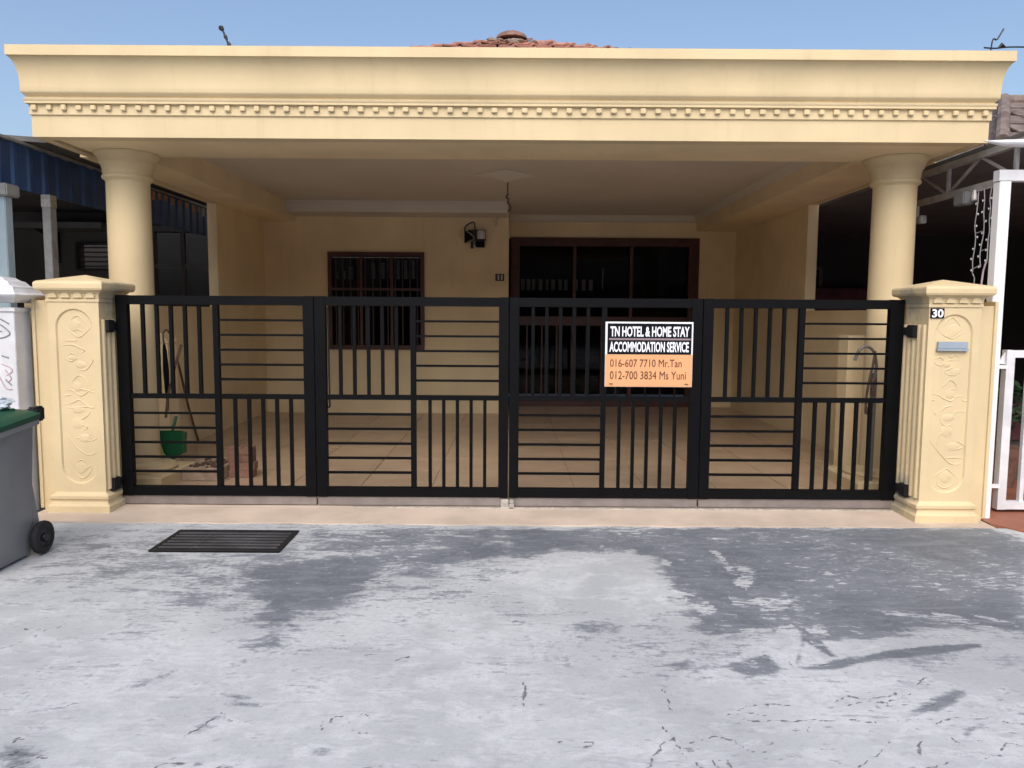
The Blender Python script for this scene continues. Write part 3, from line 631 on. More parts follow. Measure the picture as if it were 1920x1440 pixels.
# side slope tiles seen along both hips, lying over the hip line
for sx in (-1, 1):
    for i in range(7):
        t = 0.42 + 0.32 * i
        a = slope_pt(sx * HC * (t - 0.14), t - 0.14, 0.0); b2 = slope_pt(sx * HC * (t + 0.24), t + 0.24, 0.02)
        mb = MB(); dirv = (b2 - a).normalized(); side = Vector((dirv.y, -dirv.x, 0)).normalized()
        ring = []
        for p, r in ((a, 0.075), (b2, 0.105)):
            ring.append([p + side * math.cos(th) * r + Vector((0, 0, 1)) * math.sin(th) * r * .7 for th in np.linspace(0, math.pi, 8)])
        vv = ring[0] + ring[1]
        mb.add(vv, [(q, q + 1, q + 9, q + 8) for q in range(7)] + [tuple(range(8)), tuple(range(8, 16))[::-1], (0, 8, 15, 7)])
        mb.build('hip_tile', M_terra, roof)
# domed ridge end cap and lumps of mortar under it
mb = MB()
cap_prof = []
for i, r_ in enumerate((0.0, 0.5, 0.85, 1.0)):
    pass
vs, fs = [], []
nu, nv = 14, 5
for j in range(nv + 1):
    ph = j / nv * math.pi / 2
    for i in range(nu):
        th = 2 * math.pi * i / nu
        vs.append((0.31 * math.cos(ph) * math.cos(th) - 0.05, 14.80 + 0.34 * math.cos(ph) * math.sin(th), 6.53 + 0.150 * math.sin(ph)))
for j in range(nv):
    for i in range(nu):
        a, b_ = j * nu + i, j * nu + (i + 1) % nu
        fs.append((a, b_, b_ + nu, a + nu))
fs.append(tuple(range(nu)))
MB().add(vs, fs, True).build('ridge_cap', M_ridge, roof)
for k in range(9):
    x, t = random.uniform(-.45, .40), random.uniform(.45, .95)
    p = slope_pt(x, t, 0.07)
    bm = bmesh.new(); bmesh.ops.create_icosphere(bm, subdivisions=2, radius=1)
    for v in bm.verts:
        v.co = Vector((v.co.x * random.uniform(.08, .10), v.co.y * .09, v.co.z * random.uniform(.035, .05))) + p
    bm.verts.index_update()
    MB().add([v.co.copy() for v in bm.verts], [[v.index for v in f.verts] for f in bm.faces], True).build('mortar_lump', M_mortar, roof)
    bm.free()

# window with brown frame, three panes, iron bars and strips of curtain behind
win = P('window', MB().box(-2.655, -1.27, 11.11, 11.22, 2.29, 2.345).box(-2.655, -1.27, 11.11, 11.22, 0.95, 1.01)
        .box(-2.655, -2.60, 11.112, 11.22, 1.01, 2.29).box(-1.325, -1.27, 11.112, 11.22, 1.01, 2.29), M_timber)
for x in (-2.18, -1.74):
    MB().box(x - .02, x + .02, 11.13, 11.2, 1.01, 2.29).build('mullion', M_timber, win)
MB().box(-2.60, -1.325, 11.125, 11.2, 1.80, 1.835).build('transom', M_timber, win)
for x0, x1 in ((-2.60, -2.20), (-2.16, -1.76), (-1.72, -1.325)):
    MB().box(x0, x1, 11.19, 11.196, 1.01, 2.29).build('pane', M_glass, win)
bar_me = MB().box(-0.007, 0.007, -0.007, 0.007, -0.63, 0.63).mesh('grille_bar', M_bars)
for i in range(12):
    piece('grille_bar', bar_me, win, (-2.55 + 0.107 * i, 11.165, 1.65))
MB().box(-2.60, -1.33, 11.140, 11.150, 2.265, 2.272).build('weather_strip', M_pale, win)
for i, (x, w, z0, z1) in enumerate(((-2.54, .035, 1.96, 2.08), (-2.44, .035, 1.96, 2.08), (-2.35, .06, 1.96, 2.14), (-2.02, .05, 1.97, 2.20), (-1.88, .05, 1.97, 2.20), (-1.77, .045, 1.97, 2.24), (-1.66, .045, 1.97, 2.24), (-1.55, .045, 1.97, 2.24), (-1.44, .045, 1.97, 2.24))):
    MB().box(x - w / 2, x + w / 2, 11.23, 11.24, z0, z1).build('pale_strip', M_pale, win)

# sliding door: red-brown frame, three leaves, inner grille
door = P('sliding_door', MB().box(-0.03, 2.90, 12.07, 12.2, 2.53, 2.66).box(-0.03, 2.90, 12.07, 12.2, 0.02, 0.16)
         .box(-0.03, 0.11, 12.072, 12.2, 0.16, 2.53).box(2.74, 2.90, 12.072, 12.2, 0.16, 2.53), M_timber)
for x in (0.965, 1.85):
    MB().box(x - .025, x + .025, 12.08, 12.19, 0.16, 2.53).build('mullion', M_timber, door)
MB().box(0.11, 2.74, 12.10, 12.18, 1.30, 1.44).build('middle_rail', M_timber, door)
for x0, x1 in ((0.11, 0.94), (0.99, 1.825), (1.875, 2.74)):
    MB().box(x0, x1, 12.16, 12.166, 0.16, 1.30).box(x0, x1, 12.16, 12.166, 1.44, 2.53).build('pane', M_glass, door)
bar2 = MB().box(-0.012, 0.012, -0.01, 0.01, -0.57, 0.57).mesh('grille_bar', M_timber)
for i in range(11):
    piece('grille_bar', bar2, door, (0.23 + 0.235 * i, 12.135, 0.73))
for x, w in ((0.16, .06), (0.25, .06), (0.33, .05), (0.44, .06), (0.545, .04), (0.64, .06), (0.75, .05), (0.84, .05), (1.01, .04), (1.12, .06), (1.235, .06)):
    MB().box(x - w / 2, x + w / 2, 12.22, 12.23, 1.85, 2.02).build('pale_strip', M_pale, door)  # door strips: a reflection in the glass, built as pale strips
MB().box(1.41, 1.43, 12.22, 12.23, 1.87, 2.2).build('pale_strip', M_pale, door)
# handle
MB().box(0.93, 0.945, 12.05, 12.08, 1.02, 1.20).build('door_handle', M_black, door)

# ceiling rose, hook, lamp, switch
rose = MB()
rp = [(0.34, 2.998), (0.34, 2.985), (0.27, 2.975), (0.24, 2.962), (0.16, 2.956), (0.12, 2.945), (0.05, 2.935), (0.03, 2.92)]
P('ceiling_rose', MB().lathe(-0.07, 8.6, [(r, z) for r, z in rp], 4).lathe(-0.07, 8.6, [(r * .72, z - .004) for r, z in rp], 32), M_ceil)
hook = thing('lamp_wire', (-0.06, 8.6, 2.99), 'bare dangling lamp wire with a knot hanging from the ceiling rose in the porch', 'wire')
MB().tube(smooth_path([(-.06, 8.6, 2.92), (-.062, 8.6, 2.83), (-.058, 8.6, 2.78)]), 0.008).build('wire', M_stick, hook)
MB().tube(smooth_path([(-.058, 8.6, 2.785), (-.075, 8.59, 2.755), (-.05, 8.6, 2.73), (-.062, 8.61, 2.70), (-.04, 8.6, 2.67), (-.032, 8.6, 2.63), (-.058, 8.6, 2.60)]), 0.011).build('knot', M_stick, hook)

fl = thing('wall_floodlight', (-0.53, 11.15, 2.5), 'small dark floodlight with a looped cable high on the porch back wall', 'floodlight')
MB().box(-0.60, -0.385, 11.03, 11.10, 2.505, 2.66, 0.01).build('housing', M_black, fl)
MB().add([(-0.685, 10.98, 2.63), (-0.60, 11.02, 2.655), (-0.545, 11.03, 2.555), (-0.685, 10.98, 2.47), (-0.685, 11.06, 2.63), (-0.60, 11.08, 2.655), (-0.545, 11.09, 2.555), (-0.685, 11.06, 2.47)],
         [(0, 1, 2, 3), (4, 7, 6, 5), (0, 4, 5, 1), (1, 5, 6, 2), (2, 6, 7, 3), (3, 7, 4, 0)]).build('shade', M_signblack, fl)
MB().tube(smooth_path([(-.67, 11.0, 2.64), (-.60, 11.0, 2.60), (-.55, 11.01, 2.53), (-.66, 11.0, 2.47)]), 0.009).build('rim', M_galv, fl)
MB().lathe(-0.45, 11.02, [(0.055, 2.53), (0.06, 2.56), (0.06, 2.62), (0.05, 2.645)], 16).build('lens', M_pale, fl)
MB().box(-0.53, -0.40, 11.02, 11.10, 2.415, 2.50, 0.008).build('sensor', M_signblack, fl)
MB().box(-0.60, -0.565, 11.05, 11.10, 2.40, 2.50).build('bracket', M_black, fl)
MB().box(-0.55, -0.45, 11.10, 11.149, 2.46, 2.60).build('mount', M_galv, fl)
MB().tube(smooth_path([(-.68, 11.06, 2.62), (-.685, 11.12, 2.70), (-.62, 11.14, 2.76), (-.56, 11.14, 2.775), (-.545, 11.12, 2.72), (-.54, 11.08, 2.65)]), 0.009).build('cable', M_black, fl)

sw = thing('wall_switch', (-0.187, 11.15, 2.0), 'dark square switch plate with two pale rockers beside the door recess', 'switch')
MB().box(-0.25, -0.122, 11.135, 11.149, 1.945, 2.047, 0.003).build('plate', M_bars, sw)
for x in (-0.205, -0.158):
    MB().box(x - .010, x + .010, 11.128, 11.135, 1.958, 2.034).build('rocker', M_pale, sw)

# ------------------------------------------------------------------ low boundary walls of the porch
bw = thing('boundary_wall', (-3.61, 7.5, 0), 'low cream boundary wall along the left side of the porch behind the broom', 'wall')
MB().box(-3.655, -3.57, 5.80, 9.328, 0.0, 1.50).build('wall', M_wall, bw)
MB().box(-3.67, -3.555, 5.80, 9.327, 1.50, 1.535).build('coping', M_wall, bw)
MB().box(-3.569, -3.23, 7.20, 7.40, 0.02, 1.18).build('pier', M_wall, bw)
MB().prism([(-3.565, 7.19, 1.181), (-3.22, 7.19, 1.181), (-3.22, 7.19, 1.20), (-3.28, 7.19, 1.27), (-3.565, 7.19, 1.27)], (0, .22, 0)).build('pier_cap', M_cream, bw)
bw2 = thing('boundary_wall', (3.52, 7.5, 0), 'low cream boundary wall along the right side of the porch behind the tap', 'wall')
MB().box(3.47, 3.56, 5.80, 9.118, 0.0, 1.50).build('wall', M_wall, bw2)
MB().box(3.455, 3.575, 5.80, 9.117, 1.50, 1.535).build('coping', M_wall, bw2)
MB().box(3.08, 3.469, 7.05, 7.25, 0.02, 1.30).build('pier', M_wall, bw2)


# ------------------------------------------------------------------ gate pillars
def stadium(hw, z0, z1, n=14):
    pts = []
    for i in range(n + 1):
        a = math.pi * i / n; pts.append((hw * math.cos(a), z1 - hw + hw * math.sin(a)))
    for i in range(n + 1):
        a = math.pi + math.pi * i / n; pts.append((hw * math.cos(a), z0 + hw + hw * math.sin(a)))
    return pts


def front_plate(mb, cx, y, hx, z0, z1, hole, depth):
    """front face with a stadium hole and recessed reveal"""
    bm = bmesh.new()
    outer = [bm.verts.new((cx + x, y, z)) for x, z in ((-hx, z0), (hx, z0), (hx, z1), (-hx, z1))]
    inner = [bm.verts.new((cx + x, y, z)) for x, z in hole]
    es = [bm.edges.new((a[i], a[(i + 1) % len(a)])) for a in (outer, inner) for i in range(len(a))]
    bmesh.ops.triangle_fill(bm, use_beauty=True, use_dissolve=False, edges=es)
    bm.verts.index_update()
    mb.add([v.co.copy() for v in bm.verts], [[v.index for v in f.verts] for f in bm.faces])
    bm.free()
    n = len(hole)
    k0 = 0.82
    czm = (hole[0][1] + hole[n // 2 + 1][1]) / 2
    a = [(cx + x, y, z) for x, z in hole]; b = [(cx + x * .94, y + depth, czm + (z - czm) * .985) for x, z in hole]
    mb.add(a + b, [(i, (i + 1) % n, (i + 1) % n + n, i + n) for i in range(n)])
    return b


def gate_pillar(cx, carve, side, label, y0=5.43):
    """side: +1 when the gate is on its +x side"""
    y1, hx = y0 + 0.37, 0.185
    cy = (y0 + y1) / 2
    t = thing('gate_pillar', (cx, cy, 0), label, 'pillar', 'carved cream gate pillars')
    mb = MB()
    hole = stadium(0.132, 0.215, 1.495)
    back = front_plate(mb, cx, y0, hx, 0.12, 1.545, hole, 0.013)
    x0, x1 = cx - hx, cx + hx
    mb.add([(x0, y0, .12), (x1, y0, .12), (x1, y1, .12), (x0, y1, .12), (x0, y0, 1.545), (x1, y0, 1.545), (x1, y1, 1.545), (x0, y1, 1.545)],
           [(1, 2, 6, 5), (2, 3, 7, 6), (3, 0, 4, 7), (0, 3, 2, 1), (4, 5, 6, 7)])
    mb.build('shaft', M_pillar, t)
    pm = MB(); pm.add(back, [tuple(range(len(back)))])
    pm.add([(p[0], p[1] + .02, p[2]) for p in back], [tuple(range(len(back)))])
    n = len(back); b0 = len(pm.v) - 2 * n
    pm.f += [[b0 + i, b0 + (i + 1) % n, b0 + n + (i + 1) % n, b0 + n + i] for i in range(n)]; pm.sm += [False] * n
    panel = pm.build('carved_panel', M_pillar, t)
    for s in carve:
        pts = smooth_path([(cx + u, y0 + 0.0145, z) for u, z in s], 6)
        m_ = len(pts)
        MB().tube(pts, 0.0065, 6, taper=[0.45 + 0.55 * math.sin(math.pi * (i + .6) / (m_ + .2)) for i in range(m_)]).build('carved_scroll', M_pillar, panel)
    # raised leaf shapes between the scrolls, modelled in low relief
    for (u, z, a, b2) in ((0.0, 1.375, .045, .05), (-.035, 1.14, .03, .022), (0.03, 1.09, .04, .03), (0, .93, .035, .04), (0, .76, .05, .03), (-.01, .66, .045, .045), (.04, .55, .05, .035), (0, .33, .045, .05)):
        vs, fs = [], []
        for j, (rr, dy) in enumerate(((1.0, 0.0), (.8, -.003), (.3, -.0042))):
            vs += [(cx + u + a * rr * math.cos(2 * math.pi * k / 14) * (1 + .12 * math.cos(6 * math.pi * k / 14)), y0 + 0.0135 + dy, z + b2 * rr * math.sin(2 * math.pi * k / 14)) for k in range(14)]
        for j in range(2):
            fs += [(j * 14 + k, j * 14 + (k + 1) % 14, (j + 1) * 14 + (k + 1) % 14, (j + 1) * 14 + k) for k in range(14)]
        fs.append(tuple(28 + k for k in range(14)))
        MB().add(vs, fs, True).build('carved_leaf', M_pillar, panel)
    MB().sqloft(cx, cy, [(0.193, 1.545), (0.193, 1.563), (0.188, 1.567), (0.188, 1.57)]).build('fillet', M_pillar, t)
    MB().sqloft(cx, cy, [(0.190, 1.571), (0.194, 1.60), (0.215, 1.622)]).build('frieze', M_pillar, t)
    MB().sqloft(cx, cy, [(0.220, 1.6225), (0.238, 1.628), (0.245, 1.642), (0.246, 1.672), (0.242, 1.684), (0.230, 1.692), (0.004, 1.744)]).build('cap', M_pillar, t)
    MB().sqloft(cx, cy, [(0.228, 0.0), (0.228, 0.055), (0.212, 0.068), (0.205, 0.085), (0.205, 0.098), (0.217, 0.108), (0.217, 0.128), (0.198, 0.140), (0.188, 0.150), (0.186, 0.155)]).build('base', M_pillar, t)
    sc = MB()
    for i in range(4):
        u = -0.135 + 0.09 * i
        pts = [(cx + u + 0.033 * math.cos(a), y0 - 0.004, 1.574 + 0.040 * math.sin(a) * (1 if math.sin(a) > 0 else 0)) for a in np.linspace(0, math.pi, 8)]
        MB().prism(pts, (0, -0.016, 0)).build('frieze_scallop', M_pillar, t)
    xin = cx + side * hx
    for i in range(5):
        yy = y0 + 0.045 + 0.066 * i
        MB().tube([(xin, yy, 0.17), (xin, yy, 1.42)], 0.017, 10).build('rib', M_pillar, t)
    # wing of wall on the outer side, with a thin edge trim
    xo = cx - side * hx
    xa, xb = sorted((xo, xo - side * 0.105))
    MB().box(xa, xb, y0 + .032, y0 + .36, 0.0, 1.555).build('wing_wall', M_pillar, t)
    xe = xo - side * 0.105
    xa, xb = sorted((xe, xe - side * 0.022))
    MB().box(xa, xb, y0 + .018, y0 + .35, 0.03, 1.585).build('edge_trim', M_pillar, t)
    return t


pA = gate_pillar(-3.163, CARVE_A, 1, 'cream gate pillar with carved flower scrolls behind the grey wheelie bin', 5.55)
pB = gate_pillar(3.118, CARVE_B, -1, 'cream gate pillar with carved scrolls, a number plate and a letter slot')
MB().box(3.005, 3.215, 5.418, 5.445, 1.252, 1.302, 0.003).box(3.0, 3.22, 5.412, 5.445, 1.238, 1.2515).build('letter_slot', M_slot, pB)


def lettering(text, x0, x1, y, z0, z1, mat, parent, bold=0.012, name='lettering', extrude=0.0015):
    cu = bpy.data.curves.new('text', 'FONT'); cu.body = text; cu.size = 1; cu.extrude = 0.02; cu.offset = bold; cu.resolution_u = 3
    tmp = bpy.data.objects.new('text', cu); COL.objects.link(tmp)
    bpy.context.view_layer.update()
    dg = bpy.context.evaluated_depsgraph_get()
    me = bpy.data.meshes.new_from_object(tmp.evaluated_get(dg))
    bpy.data.objects.remove(tmp)
    co = np.zeros(len(me.vertices) * 3); me.vertices.foreach_get('co', co); co = co.reshape(-1, 3)
    mn, mxx = co.min(0), co.max(0)
    L = org(parent)
    out = np.stack([x0 + (co[:, 0] - mn[0]) / (mxx[0] - mn[0]) * (x1 - x0) - L.x,
                    y - (co[:, 2] - mn[2]) / (mxx[2] - mn[2]) * extrude - L.y,
                    z0 + (co[:, 1] - mn[1]) / (mxx[1] - mn[1]) * (z1 - z0) - L.z], 1)
    me.vertices.foreach_set('co', out.ravel()); me.update()
    me.materials.clear(); me.materials.append(mat)
    o = bpy.data.objects.new(name, me); COL.objects.link(o); o.parent = parent
    ORG[o.name] = L
    return o


npl = thing('house_number_plate', (2.985, 5.43, 1.50), 'small black plate with white number 30 at the top of the pillar', 'number plate')
MB().box(2.94, 3.036, 5.420, 5.4295, 1.466, 1.537, 0.002).build('plate', M_signblack, npl)
lettering('30', 2.948, 3.028, 5.4195, 1.472, 1.531, M_signwhite, npl, 0.03)


# ------------------------------------------------------------------ folding gate: four leaves
def vbar_mesh():
    return MB().box(-0.012, 0.012, -0.014, 0.014, -0.5, 0.5).mesh('vertical_bar', M_gate)


VB = vbar_mesh()
HB = MB().box(-0.5, 0.5, -0.014, 0.014, -0.008, 0.008).mesh('horizontal_bar', M_gate)


def gate_leaf(x0, x1, wl, wr, xm0, xm1, label):
    Y = 5.75
    t = thing('gate_leaf', ((x0 + x1) / 2, Y, 0), label, 'gate', 'leaves of the black folding gate')
    zb, zt = 0.086, 1.600
    zr, zr2, za, zc = 0.160, 1.530, 0.828, 0.864
    e = 0.0025
    MB().box(x0, x0 + wl, Y - .026, Y + .026, zb, zt, 0.003).build('stile', M_gate, t)
    MB().box(x1 - wr, x1, Y - .026, Y + .026, zb, zt, 0.003).build('stile', M_gate, t)
    xi0, xi1 = x0 + wl, x1 - wr
    MB().box(xi0, xi1, Y - .024, Y + .024, zr2, zt - e, 0.002).build('top_rail', M_gate, t)
    MB().box(xi0, xi1, Y - .024, Y + .024, zb + e, zr, 0.002).build('bottom_rail', M_gate, t)
    MB().box(xm0, xm1, Y - .020, Y + .020, zr, zr2, 0.002).build('middle_stile', M_gate, t)
    MB().box(xi0, xm0, Y - .018, Y + .018, za, zc, 0.002).build('middle_rail', M_gate, t)
    MB().box(xm1, xi1, Y - .018, Y + .018, za, zc, 0.002).build('middle_rail', M_gate, t)
    for i in range(1, 6):
        f = i / 6
        x = xi0 + (xm0 - xi0) * f
        piece('vertical_bar', VB, t, (x, Y, (zc + zr2) / 2), (0, 0, 0), (1, 1, zr2 - zc))
        x = xm1 + (xi1 - xm1) * f
        piece('vertical_bar', VB, t, (x, Y, (za + zr) / 2), (0, 0, 0), (1, 1, za - zr))
        z = zr + (za - zr) * f
        piece('horizontal_bar', HB, t, ((xi0 + xm0) / 2, Y, z), (0, 0, 0), (xm0 - xi0, 1, 1))
        z = zc + (zr2 - zc) * f
        piece('horizontal_bar', HB, t, ((xm1 + xi1) / 2, Y, z), (0, 0, 0), (xi1 - xm1, 1, 1))
    MB().box(x0 + .004, x1 - .004, Y - .012, Y + .004, 0.022, zb).build('kick_plate', M_kick, t)
    return t


LV = [gate_leaf(-2.949, -1.478, .086, .081, -2.232, -2.190, 'black gate leaf hinged on the pillar behind the wheelie bin'),
      gate_leaf(-1.472, -0.026, .081, .074, -0.760, -0.720, 'black gate leaf in front of the barred window'),
      gate_leaf(-0.020, 1.414, .072, .080, 0.668, 0.705, 'black gate leaf carrying the hotel sign'),
      gate_leaf(1.420, 2.911, .076, .106, 2.134, 2.180, 'black gate leaf hinged on the pillar with the number plate')]
for lf, s in ((LV[0], -1), (LV[3], 1)):
    xh = -2.949 if s < 0 else 2.911
    for z in (1.37, 0.195):
        mb = MB()
        xf = -2.978 if s < 0 else 2.933                      # face of the pillar
        yf = 5.60 if s < 0 else 5.56
        xa, xb = sorted((xf - s * 0.035, xf + s * 0.004))
        mb.box(xa, xb, yf, yf + .11, z - .046, z + .046, .008)
        xa, xb = sorted((xf - s * 0.026, xf - s * 0.006))
        mb.box(xa, xb, yf + .09, 5.765, z - .028, z + .028, .004)
        mb.build('hinge', M_black, lf)
MB().box(-0.078, -0.020, 5.70, 5.735, 0.004, 0.080, .004).box(-0.016, 0.022, 5.69, 5.735, 0.002, 0.050, .004).box(-0.012, 0.018, 5.702, 5.736, 0.052, 0.078, .003).build('gate_lock', M_steel, LV[1])
MB().tube(smooth_path([(-1.385, 5.792, 1.52), (-1.384, 5.792, 1.1), (-1.382, 5.792, 0.80), (-1.380, 5.792, 0.775), (-1.392, 5.792, 0.762), (-1.405, 5.792, 0.768)]), 0.0065).build('drop_rod', M_black, LV[1])

# sign on the third leaf
sg = thing('gate_sign', (1.017, 5.71, 1.18), 'white edged black and orange hotel sign wired to the gate bars', 'sign')
SY = 5.712
MB().box(0.692, 1.343, SY, SY + 0.010, 0.941, 1.425, .001).build('board', M_signwhite, sg)
MB().box(0.707, 1.331, SY - .003, SY - .0002, 1.184, 1.413).build('black_panel', M_signblack, sg)
MB().box(0.694, 1.341, SY - .0025, SY - .0002, 0.943, 1.183).build('orange_panel', M_orange, sg)
MB().box(0.718, 1.327, SY - .0045, SY - .0031, 1.290, 1.304).build('divider_line', M_mauve, sg)
FY = SY - .0032
lettering('TN HOTEL & HOME STAY', 0.727, 1.315, FY, 1.315, 1.392, M_signwhite, sg, 0.03)
lettering('ACCOMMODATION SERVICE', 0.722, 1.312, FY, 1.201, 1.278, M_signwhite, sg, 0.03)
lettering('016-607 7710 Mr.Tan', 0.729, 1.262, SY - .0027, 1.090, 1.147, M_signbrown, sg, 0.0)
lettering('012-700 3834 Ms Yuni', 0.729, 1.296, SY - .0027, 0.998, 1.058, M_signbrown, sg, 0.0)

for x, z in ((0.735, 1.405), (1.30, 1.405), (0.735, 0.962), (1.30, 0.962)):
    MB().tube(smooth_path([(x - .012, SY - .004, z), (x, SY - .007, z + .002), (x + .014, SY - .004, z), (x + .016, SY + .03, z)]), .0025, 5).build('cable_tie', M_black, sg)

# ------------------------------------------------------------------ drain grate in the driveway
dg_ = thing('drain_grate', (-1.84, 4.865, 0), 'black iron drain grate set in the pale driveway', 'drain grate')
gx0, gx1, gy0, gy1 = -2.245, -1.435, 4.64, 5.095
MB().box(gx0, gx1, gy0, gy1, -0.006, 0.003).build('pit_shade', M_pitshade, dg_)  # flat near-black sheet painting the shade below the slats
mb = MB().box(gx0, gx1, gy0, gy0 + .03, 0.0, 0.008).box(gx0, gx1, gy1 - .045, gy1, 0.0, 0.008).box(gx0, gx0 + .03, gy0 + .03, gy1 - .045, 0.0, 0.0077).box(gx1 - .03, gx1, gy0 + .03, gy1 - .045, 0.0, 0.0077)
mb.build('frame', M_grate, dg_)
for i in range(6):
    y = gy0 + .070 + i * 0.062
    o = MB().box(gx0 + .03, gx1 - .03, y - .014, y + .014, 0.0032, 0.0085, .002).build('slat', M_slat, dg_)
for x in (-2.0, -1.68):
    MB().box(x - .01, x + .01, gy0 + .03, gy1 - .045, 0.002, 0.0045).build('cross_bar', M_grate, dg_)


# ------------------------------------------------------------------ wheelie bin
def rrect(cx, cy, hx, hy, r, z, n=5):
    pts = []
    for qx, qy, a0 in ((1, 1, 0), (-1, 1, 90), (-1, -1, 180), (1, -1, 270)):
        for i in range(n):
            a = math.radians(a0 + 90 * i / (n - 1))
            pts.append((cx + qx * (hx - r) + r * math.cos(a), cy + qy * (hy - r) + r * math.sin(a), z))
    return pts


def loft(rings, caps=True, smooth=True):
    mb = MB(); n = len(rings[0])
    vs = [p for r in rings for p in r]
    fs = []
    for i in range(len(rings) - 1):
        fs += [(i * n + k, i * n + (k + 1) % n, (i + 1) * n + (k + 1) % n, (i + 1) * n + k) for k in range(n)]
    if caps: fs += [tuple(range(n))[::-1], tuple((len(rings) - 1) * n + k for k in range(n))]
    return mb.add(vs, fs, smooth)


bn_ = thing('wheelie_bin', (-3.12, 4.32, 0), 'grey wheelie bin with a green lid standing by the gate pillar', 'bin')


def sl(pts, zr, zf):   # rim slopes from the hinge side (rear, +y) to the front
    return [(x, y, zr + (zf - zr) * (4.57 - y) / 0.55) for x, y, z in pts]


body = [rrect(-3.115, 4.345, 0.205, 0.215, 0.03, 0.015), rrect(-3.115, 4.345, 0.212, 0.225, 0.035, 0.04), rrect(-3.112, 4.32, 0.235, 0.245, 0.04, 0.45), sl(rrect(-3.11, 4.295, 0.258, 0.268, 0.045, 0), 0.80, 0.755)]
loft(body).build('body', M_bin, bn_)
loft([sl(rrect(-3.11, 4.295, 0.262, 0.272, 0.045, 0), 0.798, 0.753), sl(rrect(-3.11, 4.295, 0.285, 0.292, 0.05, 0), 0.805, 0.76), sl(rrect(-3.11, 4.295, 0.285, 0.292, 0.05, 0), 0.836, 0.79), sl(rrect(-3.11, 4.295, 0.262, 0.272, 0.05, 0), 0.838, 0.792)]).build('rim', M_bin, bn_)
lid = loft([sl(rrect(-3.11, 4.295, 0.288, 0.296, 0.05, 0), 0.840, 0.793), sl(rrect(-3.11, 4.295, 0.290, 0.298, 0.05, 0), 0.868, 0.82), sl(rrect(-3.11, 4.295, 0.270, 0.275, 0.06, 0), 0.885, 0.85), sl(rrect(-3.11, 4.30, 0.17, 0.17, 0.08, 0), 0.915, 0.895)]).build('lid', M_lid, bn_)
for y in (4.12, 4.28, 4.44):
    MB().box(-3.30, -2.90, y - .012, y + .012, 0.895, 0.912, .004).build('lid_rib', M_lid, lid)
mb = MB().tube([(-3.36, 4.625, 0.865), (-2.86, 4.625, 0.865)], 0.016, 10)
for x in (-3.34, -2.865):
    mb.box(x - .028, x + .028, 4.54, 4.635, 0.815, 0.905, .01)
mb.build('handle', M_black, bn_)
for x in (-3.30, -2.915):
    MB().prism([(x - .012, 4.562, 0.50), (x - .012, 4.56, 0.12), (x - .012, 4.635, 0.15)], (.024, 0, 0)).build('axle_bracket', M_bin, bn_)
MB().tube([(-3.36, 4.585, 0.10), (-2.86, 4.585, 0.10)], 0.011, 10).build('axle', M_steel, bn_)


def wheel(xa, xb):
    yc, zc, n = 4.585, 0.102, 32
    lo, hi = xa, xb
    prof_w = [(0.060, lo), (0.082, lo), (0.098, lo + .008), (0.102, (lo + hi) / 2), (0.098, hi - .008), (0.082, hi), (0.060, hi)]
    vs = [(x, yc + r * math.cos(2 * math.pi * k / n), zc + r * math.sin(2 * math.pi * k / n)) for r, x in prof_w for k in range(n)]
    fs = [(i * n + k, i * n + (k + 1) % n, (i + 1) * n + (k + 1) % n, (i + 1) * n + k) for i in range(6) for k in range(n)]
    w = MB().add(vs, fs, True).build('wheel', M_rubber, bn_)
    prof_h = [(0.060, lo + .006), (0.060, hi - .004), (0.052, hi - .012), (0.026, hi - .014), (0.022, hi + .004), (0.008, hi + .006)]
    vs = [(x, yc + r * math.cos(2 * math.pi * k / n), zc + r * math.sin(2 * math.pi * k / n)) for r, x in prof_h for k in range(n)]
    fs = [(i * n + k, i * n + (k + 1) % n, (i + 1) * n + (k + 1) % n, (i + 1) * n + k) for i in range(5) for k in range(n)] + [tuple(range(n)), tuple(5 * n + k for k in range(n))]
    MB().add(vs, fs, True).build('hub', M_black, w)


wheel(-2.885, -2.838); wheel(-3.39, -3.343)
# plastic bag on the lid
bm = bmesh.new(); bmesh.ops.create_icosphere(bm, subdivisions=4, radius=1)
from mathutils import noise as mnoise
for v in bm.verts:
    k = 1 + 0.28 * mnoise.noise(v.co * 2.3) + 0.14 * mnoise.noise(v.co * 6.0)
    v.co = Vector((-3.075 + v.co.x * .15 * k, 4.42 + v.co.y * .13 * k, 0.935 + max(v.co.z, -.75) * .052 * k))
bm.verts.index_update()
bagm = MB().add([v.co.copy() for v in bm.verts], [[v.index for v in f.verts] for f in bm.faces], True)
bm.free()
bag = bagm.build('plastic_bag', M_bag)
tag(bag, 'crumpled pale plastic bag lying on the green bin lid', 'bag')

# ------------------------------------------------------------------ things on the porch floor, left corner
br = thing('broom', (-3.09, 6.85, 0.02), 'upright broom with a lime handle and dark green bristles by the left column', 'broom')
MB().tube(smooth_path([(-3.135, 6.90, 0.52), (-3.115, 6.96, 0.80), (-3.085, 7.16, 1.17)]), 0.012).build('stick', M_stick, br)
MB().tube([(-3.135, 6.72, 0.44), (-3.128, 6.73, 0.30), (-3.09, 6.76, 0.12)], 0.018).build('handle_grip', M_yellowgreen, br)
mb = MB()
for k in range(90):
    a = random.uniform(-1, 1); c0 = random.uniform(-1, 1)
    p0 = Vector((-3.09 + a * .03, 6.76 + c0 * .02, 0.135)); p1 = Vector((-3.07 + a * .15, 6.74 + c0 * .06, 0.025 + random.uniform(0, .04)))
    mb.tube([p0, (p0 + p1) / 2 + Vector((a * .02, 0, .012)), p1], 0.007, 4)
mb.build('bristles', M_leafgreen, br)
dp = thing('dustpan', (-3.09, 6.95, 0.02), 'green plastic dustpan standing upright with a long stick behind the gate bars', 'dustpan')
mb = MB()
